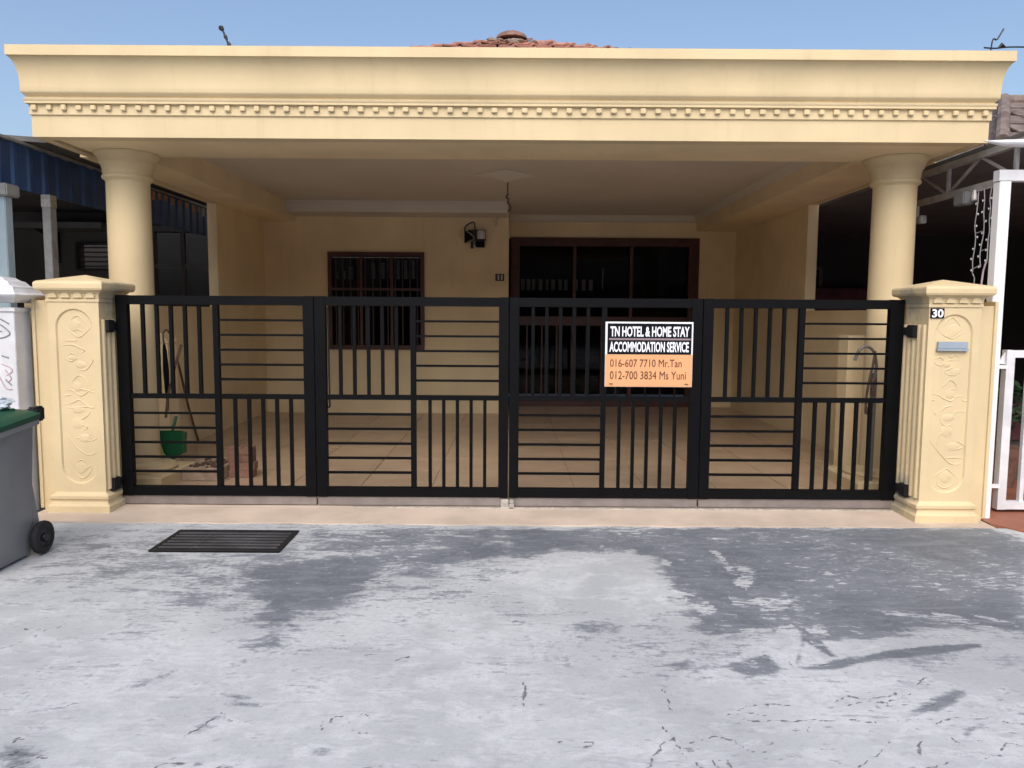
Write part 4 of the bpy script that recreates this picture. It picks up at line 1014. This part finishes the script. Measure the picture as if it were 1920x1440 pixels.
o_ = [(-3.20, 6.90, 0.40), (-3.02, 6.92, 0.40), (-2.965, 6.93, 0.38), (-2.985, 6.93, 0.20), (-3.09, 6.91, 0.13), (-3.205, 6.90, 0.22)]
mb.prism(o_, (0, .02, 0))
mb.build('pan', M_green, dp)
MB().box(-3.21, -3.195, 6.84, 6.90, 0.22, 0.40).build('pan_side', M_green, dp)
MB().box(-2.98, -2.966, 6.86, 6.93, 0.20, 0.385).build('pan_side', M_green, dp)
MB().tube([(-3.09, 6.93, 0.40), (-3.08, 6.99, 0.52)], 0.014).build('socket', M_green, dp)
stick_ = MB().tube(smooth_path([(-3.555, 8.62, 0.02), (-3.52, 8.30, 0.45), (-3.50, 8.02, 0.95), (-3.54, 7.85, 1.2)]), 0.013).build('pole', M_stick)
tag(stick_, 'thin brown pole leaning on the left boundary wall', 'pole')
um = thing('umbrella', (-3.30, 7.1, 0.55), 'furled dark umbrella hanging by the left porch column', 'umbrella')
MB().tube([(-3.21, 7.08, 1.18), (-3.205, 7.08, 1.12), (-3.20, 7.08, 0.95), (-3.195, 7.08, 0.72), (-3.19, 7.08, 0.56)], 0.026, 10, taper=[.35, .7, 1.0, .75, .12]).build('canopy', M_signblack, um)
MB().tube(smooth_path([(-3.21, 7.08, 1.18), (-3.215, 7.08, 1.27), (-3.19, 7.09, 1.31), (-3.165, 7.1, 1.28), (-3.16, 7.12, 1.22)]), 0.008).build('handle', M_stick, um)

pb = thing('cement_bed', (-2.66, 6.62, 0.02), 'low raw cement bed holding dry soil beside the left column', 'planter')
MB().box(-2.845, -2.50, 6.52, 6.98, 0.02, 0.135, .008).build('kerb', M_bed, pb)
mb = MB()
for k in range(70):
    x, y, r = random.uniform(-2.80, -2.53), random.uniform(6.56, 6.94), random.uniform(.008, .022)
    mb.lathe(x, y, [(r * .6, .134), (r, .134 + r * .5), (r * .5, .134 + r)], 5)
so = mb.build('soil', M_soil, pb, kind='stuff')
bk = MB().box(-0.11, 0.11, -0.052, 0.052, -0.034, 0.034, .004).mesh('brick', M_brick)
labs = ['topmost red brick of the small stack behind the gate', 'second red brick from the top of the small stack', 'third red brick from the top of the small stack', 'lowest red brick of the small stack on the porch floor']
for i in range(4):
    o = bpy.data.objects.new('brick', bk); COL.objects.link(o)
    o.location = (-2.385 + random.uniform(-.02, .02), 6.72, 0.023 + 0.034 + 0.0685 * i); o.rotation_euler = (0, 0, random.uniform(-.12, .12))
    tag(o, labs[3 - i], 'brick', 'red bricks stacked inside the gate')

# standing tap with hose on the right
tp = thing('garden_tap', (2.93, 6.2, 0), 'grey standpipe tap with a dark hose by the right column', 'tap')
MB().box(2.915, 2.955, 6.19, 6.23, 0.02, 1.02, .004).build('standpipe', M_pipe, tp)
MB().tube(smooth_path([(2.77, 6.2, 1.12), (2.80, 6.2, 1.20), (2.86, 6.2, 1.235), (2.92, 6.2, 1.19), (2.945, 6.2, 1.08), (2.937, 6.2, 1.0)]), 0.013).build('spout', M_pipe, tp)
MB().tube(smooth_path([(2.915, 6.17, 1.20), (2.90, 6.165, 1.08), (2.875, 6.165, 0.95), (2.86, 6.165, 0.80), (2.865, 6.17, 0.70)]), 0.010).build('hose', M_stick, tp)
MB().tube(smooth_path([(2.93, 6.17, 0.98), (2.90, 6.16, 0.93), (2.915, 6.16, 0.86)]), 0.012).build('tap_lever', M_stick, tp)
MB().box(2.88, 2.94, 6.18, 6.24, 0.68, 0.74, .006).build('valve', M_pipe, tp)

# ------------------------------------------------------------------ rods on the parapet
an = thing('roof_spike', (-2.33, 6.5, 3.36), 'thin dark lightning rod with a knob on the left of the porch roof', 'lightning rod')
MB().tube([(-2.318, 6.5, 3.36), (-2.33, 6.5, 3.64), (-2.352, 6.5, 3.70), (-2.388, 6.5, 3.79)], 0.008, 6).build('rod', M_black, an)
MB().tube([(-2.322, 6.5, 3.62), (-2.330, 6.5, 3.655), (-2.338, 6.5, 3.675)], 0.017, 8, taper=[.6, 1, .5]).build('clamp', M_black, an)
MB().tube([(-2.345, 6.5, 3.69), (-2.357, 6.5, 3.715), (-2.366, 6.5, 3.735)], 0.016, 8, taper=[.5, 1, .5]).build('clamp', M_black, an)
MB().tube([(-2.378, 6.5, 3.768), (-2.392, 6.5, 3.785), (-2.405, 6.5, 3.792)], 0.022, 8, taper=[.7, 1, .6]).build('knob', M_black, an)
an2 = thing('roof_aerial', (3.72, 6.2, 2.75), 'thin dark aerial rod with a cable above the right end of the cornice', 'aerial')
MB().tube(smooth_path([(3.715, 6.2, 2.75), (3.715, 6.2, 3.55), (3.76, 6.2, 3.63), (3.805, 6.2, 3.71)]), 0.006, 6).build('rod', M_black, an2)
MB().tube(smooth_path([(3.66, 6.2, 3.567), (3.75, 6.2, 3.563), (3.86, 6.2, 3.573), (4.1, 6.2, 3.572), (4.9, 6.2, 3.56)]), 0.006, 6).build('cable', M_black, an2)
MB().tube([(3.775, 6.2, 3.566), (3.795, 6.2, 3.59), (3.825, 6.2, 3.570)], 0.016, 8, taper=[.5, 1, .5]).build('joint_box', M_black, an2)

# ------------------------------------------------------------------ left neighbour: carport with blue sheet fascia, house wall behind
nc = thing('neighbour_carport', (-6, 8, 0), 'dark carport next door with a blue ribbed sheet fascia left of the house', 'carport')
FX = -3.98
MB().box(FX - .03, FX - .012, 4.6, 11.0, 2.46, 2.80).build('fascia_board', M_blue, nc)
rib = MB().add([(0, -.05, -.178), (.022, -.026, -.178), (.022, .026, -.178), (0, .05, -.178), (0, -.05, .178), (.022, -.026, .178), (.022, .026, .178), (0, .05, .178)],
               [(0, 1, 5, 4), (1, 2, 6, 5), (2, 3, 7, 6), (0, 4, 7, 3), (0, 3, 2, 1), (4, 5, 6, 7)]).mesh('fascia_rib', M_blue)
pan = MB().box(-.006, .004, -.048, .048, -.176, .176).mesh('fascia_panel', M_blue)
for i in range(32):
    y = 4.66 + 0.2 * i
    piece('fascia_rib', rib, nc, (FX - .011, y, 2.632))
    piece('fascia_panel', pan, nc, (FX - .006, y + .1, 2.632))
MB().box(FX - .05, FX + .035, 4.55, 11.0, 2.812, 2.832).build('edge_flashing', M_galv, nc)
# sloping roof sheet and barge piece behind it
MB().add([(-9.5, 4.4, 2.84), (-3.80, 6.4, 2.84), (-3.80, 11, 2.86), (-9.5, 11, 2.86), (-9.5, 4.4, 2.88), (-3.80, 6.4, 2.88), (-3.80, 11, 2.90), (-9.5, 11, 2.90)],
         [(0, 1, 2, 3), (4, 7, 6, 5), (0, 4, 5, 1), (1, 5, 6, 2), (2, 6, 7, 3), (3, 7, 4, 0)]).build('roof_sheet', M_roofgrey, nc)
MB().box(-9.5, FX - .05, 4.5, 6.4, 2.79, 2.805).build('ceiling_sheet', M_roofgrey, nc)
MB().add([(-3.80, 6.3, 2.90), (-3.70, 6.5, 2.99), (-3.70, 9.5, 2.99), (-3.80, 9.5, 2.90), (-3.80, 6.3, 2.86), (-3.68, 6.5, 2.95), (-3.68, 9.5, 2.95), (-3.80, 9.5, 2.86)],
         [(0, 1, 2, 3), (7, 6, 5, 4), (0, 4, 5, 1), (1, 5, 6, 2), (2, 6, 7, 3), (3, 7, 4, 0)]).build('roof_gutter', M_roofgrey, nc)
MB().box(-4.02, -3.93, 6.04, 6.13, 0, 2.36, .006).build('post', M_paleblue, nc)
MB().box(-4.06, -3.89, 6.0, 6.17, 2.36, 2.455, .01).build('post_cap', M_galv, nc)
MB().box(-3.985, -3.915, 6.60, 6.69, 0, 2.35, .004).build('post', M_galv, nc)
MB().box(-3.99, -3.91, 6.595, 6.695, 2.35, 2.455, .004).build('post_cap', M_steel, nc)
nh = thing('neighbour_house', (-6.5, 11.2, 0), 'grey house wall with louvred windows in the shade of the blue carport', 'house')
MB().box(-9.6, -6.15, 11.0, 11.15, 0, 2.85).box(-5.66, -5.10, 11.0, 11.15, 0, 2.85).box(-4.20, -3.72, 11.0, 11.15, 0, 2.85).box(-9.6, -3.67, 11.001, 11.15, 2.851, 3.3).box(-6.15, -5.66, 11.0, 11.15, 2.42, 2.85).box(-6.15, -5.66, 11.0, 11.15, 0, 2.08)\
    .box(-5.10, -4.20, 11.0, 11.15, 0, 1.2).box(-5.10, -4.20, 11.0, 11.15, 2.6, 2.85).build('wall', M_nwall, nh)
MB().box(-9.6, -9.5, 4.6, 11.0, 0, 2.8).build('wall', M_nwall, nh)
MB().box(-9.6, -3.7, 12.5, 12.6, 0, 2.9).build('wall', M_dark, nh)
w1 = MB().box(-6.17, -5.64, 10.96, 11.0, 2.42, 2.45).box(-6.17, -5.64, 10.96, 11.0, 2.05, 2.08).box(-6.18, -6.15, 10.96, 11.0, 2.08, 2.42).box(-5.66, -5.63, 10.96, 11.0, 2.08, 2.42).build('window', M_black, nh)
for i in range(5):
    MB().box(-6.15, -5.66, 11.03, 11.09, 2.105 + i * .066, 2.122 + i * .066).build('louvre_blade', M_bars, w1)
w2 = MB().box(-5.12, -4.18, 10.95, 11.0, 2.60, 2.68).box(-5.12, -4.18, 10.95, 11.0, 1.18, 1.24).box(-5.12, -5.06, 10.952, 11.0, 1.24, 2.60).box(-4.24, -4.16, 10.952, 11.0, 1.24, 2.60).build('window', M_ntrim, nh)
MB().box(-5.06, -4.24, 10.96, 11.0, 2.09, 2.15).build('transom', M_ntrim, w2)
MB().box(-4.69, -4.63, 10.955, 11.0, 1.24, 2.60).build('mullion', M_nwall, w2)
MB().box(-5.06, -4.24, 11.03, 11.036, 1.24, 2.60).build('pane', M_glass, w2)
MB().box(-6.7, -5.5, 10.4, 11.0, 2.58, 2.66).build('window_hood', M_ntrim, nh)
MB().prism([(-6.46, 10.99, 2.58), (-6.46, 10.5, 2.58), (-6.46, 10.9, 2.46), (-6.46, 10.99, 2.15)], (.06, 0, 0)).build('hood_bracket', M_black, nh)
# small hanging chimes and pegs under the beam seen by the column
ch = thing('hanging_chimes', (-3.9, 8.9, 2.5), 'row of small rusty chimes hanging under the beam beside the left column', 'chimes')
MB().tube([(-3.76, 8.05, 2.735), (-3.76, 10.2, 2.735)], 0.006, 6).build('rail', M_black, ch)
M_rust = pmat('rusty_tin', (0.30, 0.13, 0.075), 0.6, 0.3, 30)
for i in range(12):
    y = 8.15 + i * .165 + random.uniform(-.03, .03)
    h_ = random.uniform(.04, .10)
    MB().box(-3.765, -3.755, y - .03, y + .03, 2.728 - h_, 2.728).build('chime', M_rust if i < 8 else M_galv, ch)

# white neighbour pillar at the left edge
wp = thing('gate_pillar', (-3.66, 5.5, 0), 'white gate pillar with grey and pink flower relief at the left edge', 'pillar')
wx0, wx1, wy0, wy1 = -3.96, -3.517, 5.44, 5.62
MB().box(wx0, wx1, wy0, wy1, 0, 1.50, .004).build('shaft', M_offwhite, wp)
cxw, cyw = (wx0 + wx1) / 2, (wy0 + wy1) / 2


def cap_loft(prof):
    vs, fs = [], []
    for hx_, hy_, z in prof:
        vs += [(-3.74 - hx_, 5.52 - hy_, z), (-3.74 + hx_, 5.52 - hy_, z), (-3.74 + hx_, 5.52 + hy_, z), (-3.74 - hx_, 5.52 + hy_, z)]
    n_ = len(prof)
    fs = [(i * 4 + k, i * 4 + (k + 1) % 4, (i + 1) * 4 + (k + 1) % 4, (i + 1) * 4 + k) for i in range(n_ - 1) for k in range(4)] + [(3, 2, 1, 0), tuple((n_ - 1) * 4 + k for k in range(4))]
    return MB().add(vs, fs)


cap_loft([(.232, .09, 1.47), (.236, .095, 1.475), (.236, .095, 1.495), (.228, .085, 1.50)]).build('fillet', M_offwhite, wp)
cap_loft([(.228, .09, 1.535), (.26, .13, 1.555), (.295, .17, 1.575), (.305, .185, 1.59), (.285, .165, 1.605), (.27, .15, 1.63), (.265, .145, 1.645), (.225, .12, 1.655), (.20, .10, 1.685), (.175, .09, 1.692), (.15, .07, 1.712), (.02, .02, 1.73)]).build('cap', M_offwhite, wp)
for s, mm in (([(-3.60, 1.44), (-3.52, 1.42), (-3.455, 1.385)], M_concline), ([(-3.60, 1.40), (-3.52, 1.38), (-3.455, 1.325), (-3.47, 1.30), (-3.52, 1.285), (-3.60, 1.28)], M_concline), ([(-3.56, 1.34), (-3.51, 1.33)], M_concline),
              ([(-3.52, 1.10), (-3.47, 1.08), (-3.45, 1.05), (-3.49, 1.02)], M_pinkline), ([(-3.50, 1.06), (-3.46, 1.0), (-3.49, .97)], M_pinkline), ([(-3.52, 1.16), (-3.47, 1.145)], M_concline), ([(-3.5, .99), (-3.46, .95)], M_concline), ([(-3.55, 1.02), (-3.5, .93), (-3.455, .92)], M_pinkline)):
    MB().tube(smooth_path([(x - .10, wy0 - .001, z) for x, z in s]), 0.005, 6).build('relief_line', mm, wp)

# ------------------------------------------------------------------ right neighbour: steel truss carport
rc = thing('neighbour_carport', (5.5, 8, 0), 'white steel truss carport next door at the right edge', 'carport')
MB().box(3.425, 3.505, 5.51, 5.59, 0.0, 2.43, .004).build('post', M_white, rc)
MB().box(3.42, 9.0, 5.515, 5.585, 2.435, 2.51).build('front_beam', M_offwhite, rc)
TX = 3.60
MB().bar((TX, 5.60, 2.475), (TX, 7.5, 2.475), .04, .05).build('bottom_chord', M_galv, rc)
MB().bar((TX, 5.30, 2.715), (TX, 7.5, 2.715), .05, .05).build('top_chord', M_galv, rc)
for i in range(2):
    y = 5.62 + i * .86
    MB().bar((TX, y, 2.50), (TX, y, 2.69), .026).build('truss_strut', M_galv, rc)
    MB().bar((TX, y + .03, 2.50), (TX, y + .40, 2.69), .018).build('truss_brace', M_galv, rc)
    MB().bar((TX, y + .46, 2.69), (TX, y + .83, 2.50), .018).build('truss_brace', M_galv, rc)
MB().box(3.58, 9.2, 5.3, 12.3, 2.745, 2.775).build('roof_sheet', M_roofgrey, rc)
# rolled white gutter lip over the front
mb = MB(); vs = []; fs = []
nseg = 14
xs_ = [3.24, 3.30, 3.38, 3.48, 3.60, 3.75, 4.2, 9.0]
hs_ = [.003, .012, .022, .027, .028, .030, .030, .030]
zs_ = [2.684, 2.678, 2.672, 2.670, 2.676, 2.700, 2.72, 2.74]
for x, h, z in zip(xs_, hs_, zs_):
    vs += [(x, 5.42 + 1.6 * h * math.cos(2 * math.pi * k / nseg), z + h * math.sin(2 * math.pi * k / nseg)) for k in range(nseg)]
for i in range(len(xs_) - 1):
    fs += [(i * nseg + k, i * nseg + (k + 1) % nseg, (i + 1) * nseg + (k + 1) % nseg, (i + 1) * nseg + k) for k in range(nseg)]
fs += [tuple(range(nseg)), tuple((len(xs_) - 1) * nseg + k for k in range(nseg))]
MB().add(vs, fs, True).build('gutter', M_offwhite, rc)
MB().box(3.62, 9.0, 5.44, 5.50, 2.70, 2.86).build('fascia', M_galv, rc)
# house behind
rh = thing('neighbour_house', (6.5, 12, 0), 'dark house front with a brown tiled hip roof right of the cornice', 'house')
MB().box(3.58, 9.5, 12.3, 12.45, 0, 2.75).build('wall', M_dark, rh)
MB().box(9.2, 9.35, 5.3, 12.3, 0, 2.75).build('wall', M_dark, rh)
w3 = MB().box(3.7, 4.9, 12.24, 12.3, 1.1, 1.15).box(3.7, 4.9, 12.24, 12.3, 2.2, 2.25).box(3.7, 3.76, 12.242, 12.3, 1.15, 2.2).box(4.84, 4.9, 12.242, 12.3, 1.15, 2.2).build('window', M_bars, rh)
MB().box(3.76, 4.84, 12.26, 12.266, 1.15, 2.2).build('pane', M_glass, w3)
MB().box(4.6, 5.6, 11.9, 12.2, 1.0, 1.9, .02).build('cupboard', M_maroon, rh)
# tiled hip roof
E0, E1 = Vector((5.15, 8.3, 3.30)), Vector((9.5, 8.3, 3.30))
T0 = Vector((5.95, 9.6, 4.06)); T1 = Vector((9.5, 9.6, 4.06)); B0 = Vector((5.15, 12.5, 3.30)); B1 = Vector((9.5, 12.5, 3.30)); T2 = Vector((5.95, 11.2, 4.06)); T3 = Vector((9.5, 11.2, 4.06))
vv = [E0, E1, T1, T0, B0, T2, B1, T3] + [Vector((p.x, p.y, 2.9)) for p in (E0, E1, B1, B0)]
rr_ = MB().add(vv, [(0, 1, 2, 3), (0, 3, 5, 4), (3, 2, 7, 5), (4, 5, 7, 6), (8, 9, 1, 0), (9, 10, 6, 7, 2, 1), (11, 8, 0, 4), (10, 11, 4, 6), (8, 11, 10, 9)]).build('roof', M_oldtile, rh)
otile = MB().box(-.145, .145, -.17, .17, -.012, .012, .003).mesh('roof_tile', M_oldtile)
sl_ = math.atan2(T0.z - E0.z, T0.y - E0.y)
for row in range(5):
    f = (row + .45) / 5
    y, z = E0.y + (T0.y - E0.y) * f, E0.z + (T0.z - E0.z) * f
    xst = E0.x + (T0.x - E0.x) * f + .12
    for i in range(8):
        piece('roof_tile', otile, rr_, (xst + i * .3 + (row % 2) * .1, y, z + .025), (sl_ - .06 + random.uniform(-.02, .02), random.uniform(-.03, .03), 0))
dirh = (T0 - E0)
for i in range(6):
    a, b2 = E0 + dirh * (i / 6), E0 + dirh * ((i + 1.1) / 6)
    MB().tube([a + Vector((0, 0, .03)), b2 + Vector((0, 0, .045))], 0.07, 10).build('hip_tile', M_oldtile, rr_)
for i in range(6):
    MB().tube([(5.9 + i * .4, 9.6, 4.075), (6.33 + i * .4, 9.6, 4.085)], 0.08, 10).build('ridge_tile', M_oldtile, rr_)
MB().box(5.1, 9.5, 8.22, 8.30, 3.18, 3.30).build('eave_board', M_ntrim, rr_)

# junction boxes and icicle lights under the truss
jb = thing('junction_box', (3.5, 6.15, 2.4), 'white junction box hanging under the truss right of the column', 'junction box')
MB().box(3.50, 3.585, 6.08, 6.22, 2.35, 2.45, .008).build('case', M_ntrim, jb)
MB().tube([(3.56, 6.04, 2.45), (3.555, 6.03, 2.40), (3.55, 6.02, 2.37)], 0.022, 8, taper=[.5, 1, .8]).build('socket', M_galv, jb)
jb2 = thing('junction_box', (3.6, 6.9, 2.35), 'small grey box on the dark wall close to the right column', 'junction box')
MB().box(3.60, 3.66, 6.9, 6.98, 2.30, 2.37, .006).build('case', M_galv, jb2)
MB().box(3.58, 3.60, 6.92, 6.96, 2.36, 2.47).build('hanger', M_galv, jb2)
il = thing('icicle_lights', (3.55, 5.9, 2.45), 'unlit string of icicle lights hanging beside the white carport post', 'string lights')
LY = [(6.02, 1.83, 0), (5.93, 1.86, 1), (5.85, 1.90, 2), (5.72, 1.95, 3)]
MB().tube(smooth_path([(3.58, 6.06, 2.45), (3.575, 5.98, 2.44), (3.575, 5.9, 2.445), (3.575, 5.8, 2.44), (3.575, 5.66, 2.45)]), .004, 5).build('cable', M_wire, il)
for y, zb, k in LY:
    pts = [(3.575 + random.uniform(-.006, .006), y + random.uniform(-.008, .008), 2.44 - (2.44 - zb) * j / 7) for j in range(8)]
    st_ = MB().tube(smooth_path(pts, 3), .0036, 5).build('strand', M_wire, il)
    for j in range(1, 8):
        p = Vector(pts[j])
        mb = MB(); q = p + Vector((0, random.choice((-1, 1)) * .022, random.uniform(-.006, .01)))
        mb.tube([p, q], .003, 5); mb.tube([q - Vector((0, 0, .008)), q, q + Vector((0, 0, .008))], .006, 6, taper=[.6, 1, .6])
        mb.build('bulb', M_led, st_)
MB().tube(smooth_path([(3.575, 6.02, 1.85), (3.575, 5.98, 1.86), (3.575, 5.93, 1.875)]), .0036, 5).tube(smooth_path([(3.575, 6.02, 1.85), (3.575, 6.03, 1.82), (3.575, 6.0, 1.78), (3.575, 6.0, 1.74)]), .0036, 5)\
    .tube(smooth_path([(3.575, 6.02, 2.12), (3.575, 5.93, 2.13)]), .003, 5).tube(smooth_path([(3.575, 5.93, 1.98), (3.575, 5.87, 1.99)]), .003, 5).build('loop', M_wire, il)
MB().tube(smooth_path([(3.575, 5.86, 1.90), (3.575, 5.89, 1.83), (3.575, 5.90, 1.77), (3.575, 5.905, 1.72)]), .007, 6).build('plug_lead', M_pinkline, il)

# neighbour's white gate leaf
ng = thing('gate_leaf', (4.3, 5.7, 0), 'white steel gate leaf next door at the right edge', 'gate')
gx0_, gx1_, gz0, gz1 = 3.655, 5.0, 0.035, 1.235
MB().box(gx0_, gx0_ + .062, 5.67, 5.73, gz0, gz1).build('stile', M_offwhite, ng)
MB().box(gx1_ - .062, gx1_, 5.67, 5.73, gz0, gz1).build('stile', M_offwhite, ng)
MB().box(gx0_ + .062, gx1_ - .062, 5.672, 5.728, gz1 - .055, gz1 - .002).build('top_rail', M_offwhite, ng)
MB().box(gx0_ + .062, gx1_ - .062, 5.672, 5.728, gz0 + .002, gz0 + .06).build('bottom_rail', M_offwhite, ng)
gb = MB().box(-.016, .016, -.016, .016, -.542, .542).mesh('vertical_bar', M_offwhite)
for i in range(9):
    piece('vertical_bar', gb, ng, (gx0_ + .185 + i * .125, 5.70, .637))
for z in (1.11, 0.215):
    MB().box(3.50, gx0_, 5.655, 5.695, z - .012, z + .012).box(3.545, 3.58, 5.65, 5.70, z + .012, z + .055).build('hinge', M_white, ng)
MB().prism([(3.60, 5.69, 1.13), (3.655, 5.69, 1.13), (3.655, 5.69, 1.22)], (0, .012, 0)).build('gusset', M_offwhite, ng)

# what stands behind that gate: a potted plant and a covered cabinet
pt = thing('potted_plant', (4.25, 6.6, 0), 'leafy potted plant behind the white gate next door', 'plant')
MB().lathe(4.25, 6.6, [(.11, .014), (.15, .25), (.17, .32), (.175, .36), (.15, .36)], 24).build('pot', M_brick, pt)
MB().tube([(4.25, 6.6, .3), (4.26, 6.6, .6), (4.24, 6.62, .80)], .018, 6).build('stem', M_stick, pt)
mb = MB()
for k in range(120):
    c = Vector((4.25 + random.gauss(0, .16), 6.6 + random.gauss(0, .13), .70 + random.gauss(0, .12)))
    d1 = Vector((random.uniform(-1, 1), random.uniform(-1, 1), random.uniform(-.6, .6))).normalized(); d2 = d1.orthogonal().normalized()
    L_ = random.uniform(.05, .09)
    mb.add([c - d1 * L_, c + d2 * L_ * .35, c + d1 * L_, c - d2 * L_ * .35], [(0, 1, 2, 3)])
mb.build('foliage', M_leaf, pt)
cb = thing('covered_cabinet', (4.75, 7.0, 0), 'low cabinet under a maroon cloth behind the white gate next door', 'cabinet')
MB().box(4.35, 5.25, 6.85, 7.3, .012, .62, .01).build('body', M_nwall, cb)
MB().add([(4.32, 6.82, .66), (5.28, 6.82, .66), (5.28, 7.32, .66), (4.32, 7.32, .66), (4.30, 6.80, .36), (4.8, 6.79, .42), (5.30, 6.80, .36), (5.30, 7.34, .36), (4.30, 7.34, .36)],
         [(0, 1, 2, 3), (0, 4, 5), (0, 5, 1), (5, 6, 1), (1, 6, 7, 2), (2, 7, 8, 3), (3, 8, 4, 0)]).build('cloth', M_maroon, cb)

# ------------------------------------------------------------------ unseen terrace behind the viewer, added to block low sky light and darken reflections
oh = thing('added_opposite_house', (0, -16, 0), 'unseen terrace row across the street, added to block low sky light', 'house')
MB().box(-30, 30, -22, -16, 0, 3.6).build('wall', M_bed, oh)
MB().prism([(-31, -15.2, 3.5), (-31, -22.8, 3.5), (-31, -19, 6.6)], (62, 0, 0)).build('roof', M_oldtile, oh)
MB().box(-30, 30, -15.98, -12.2, 2.9, 3.5).build('porch_roof', M_bed, oh)
for i in range(9):
    MB().box(-28 + 7 * i - .2, -28 + 7 * i + .2, -12.7, -12.3, 0, 2.9).build('post', M_bed, oh)
    MB().box(-27 + 7 * i, -24 + 7 * i, -15.99, -15.93, .1, 2.4).build('door', M_timber, oh)
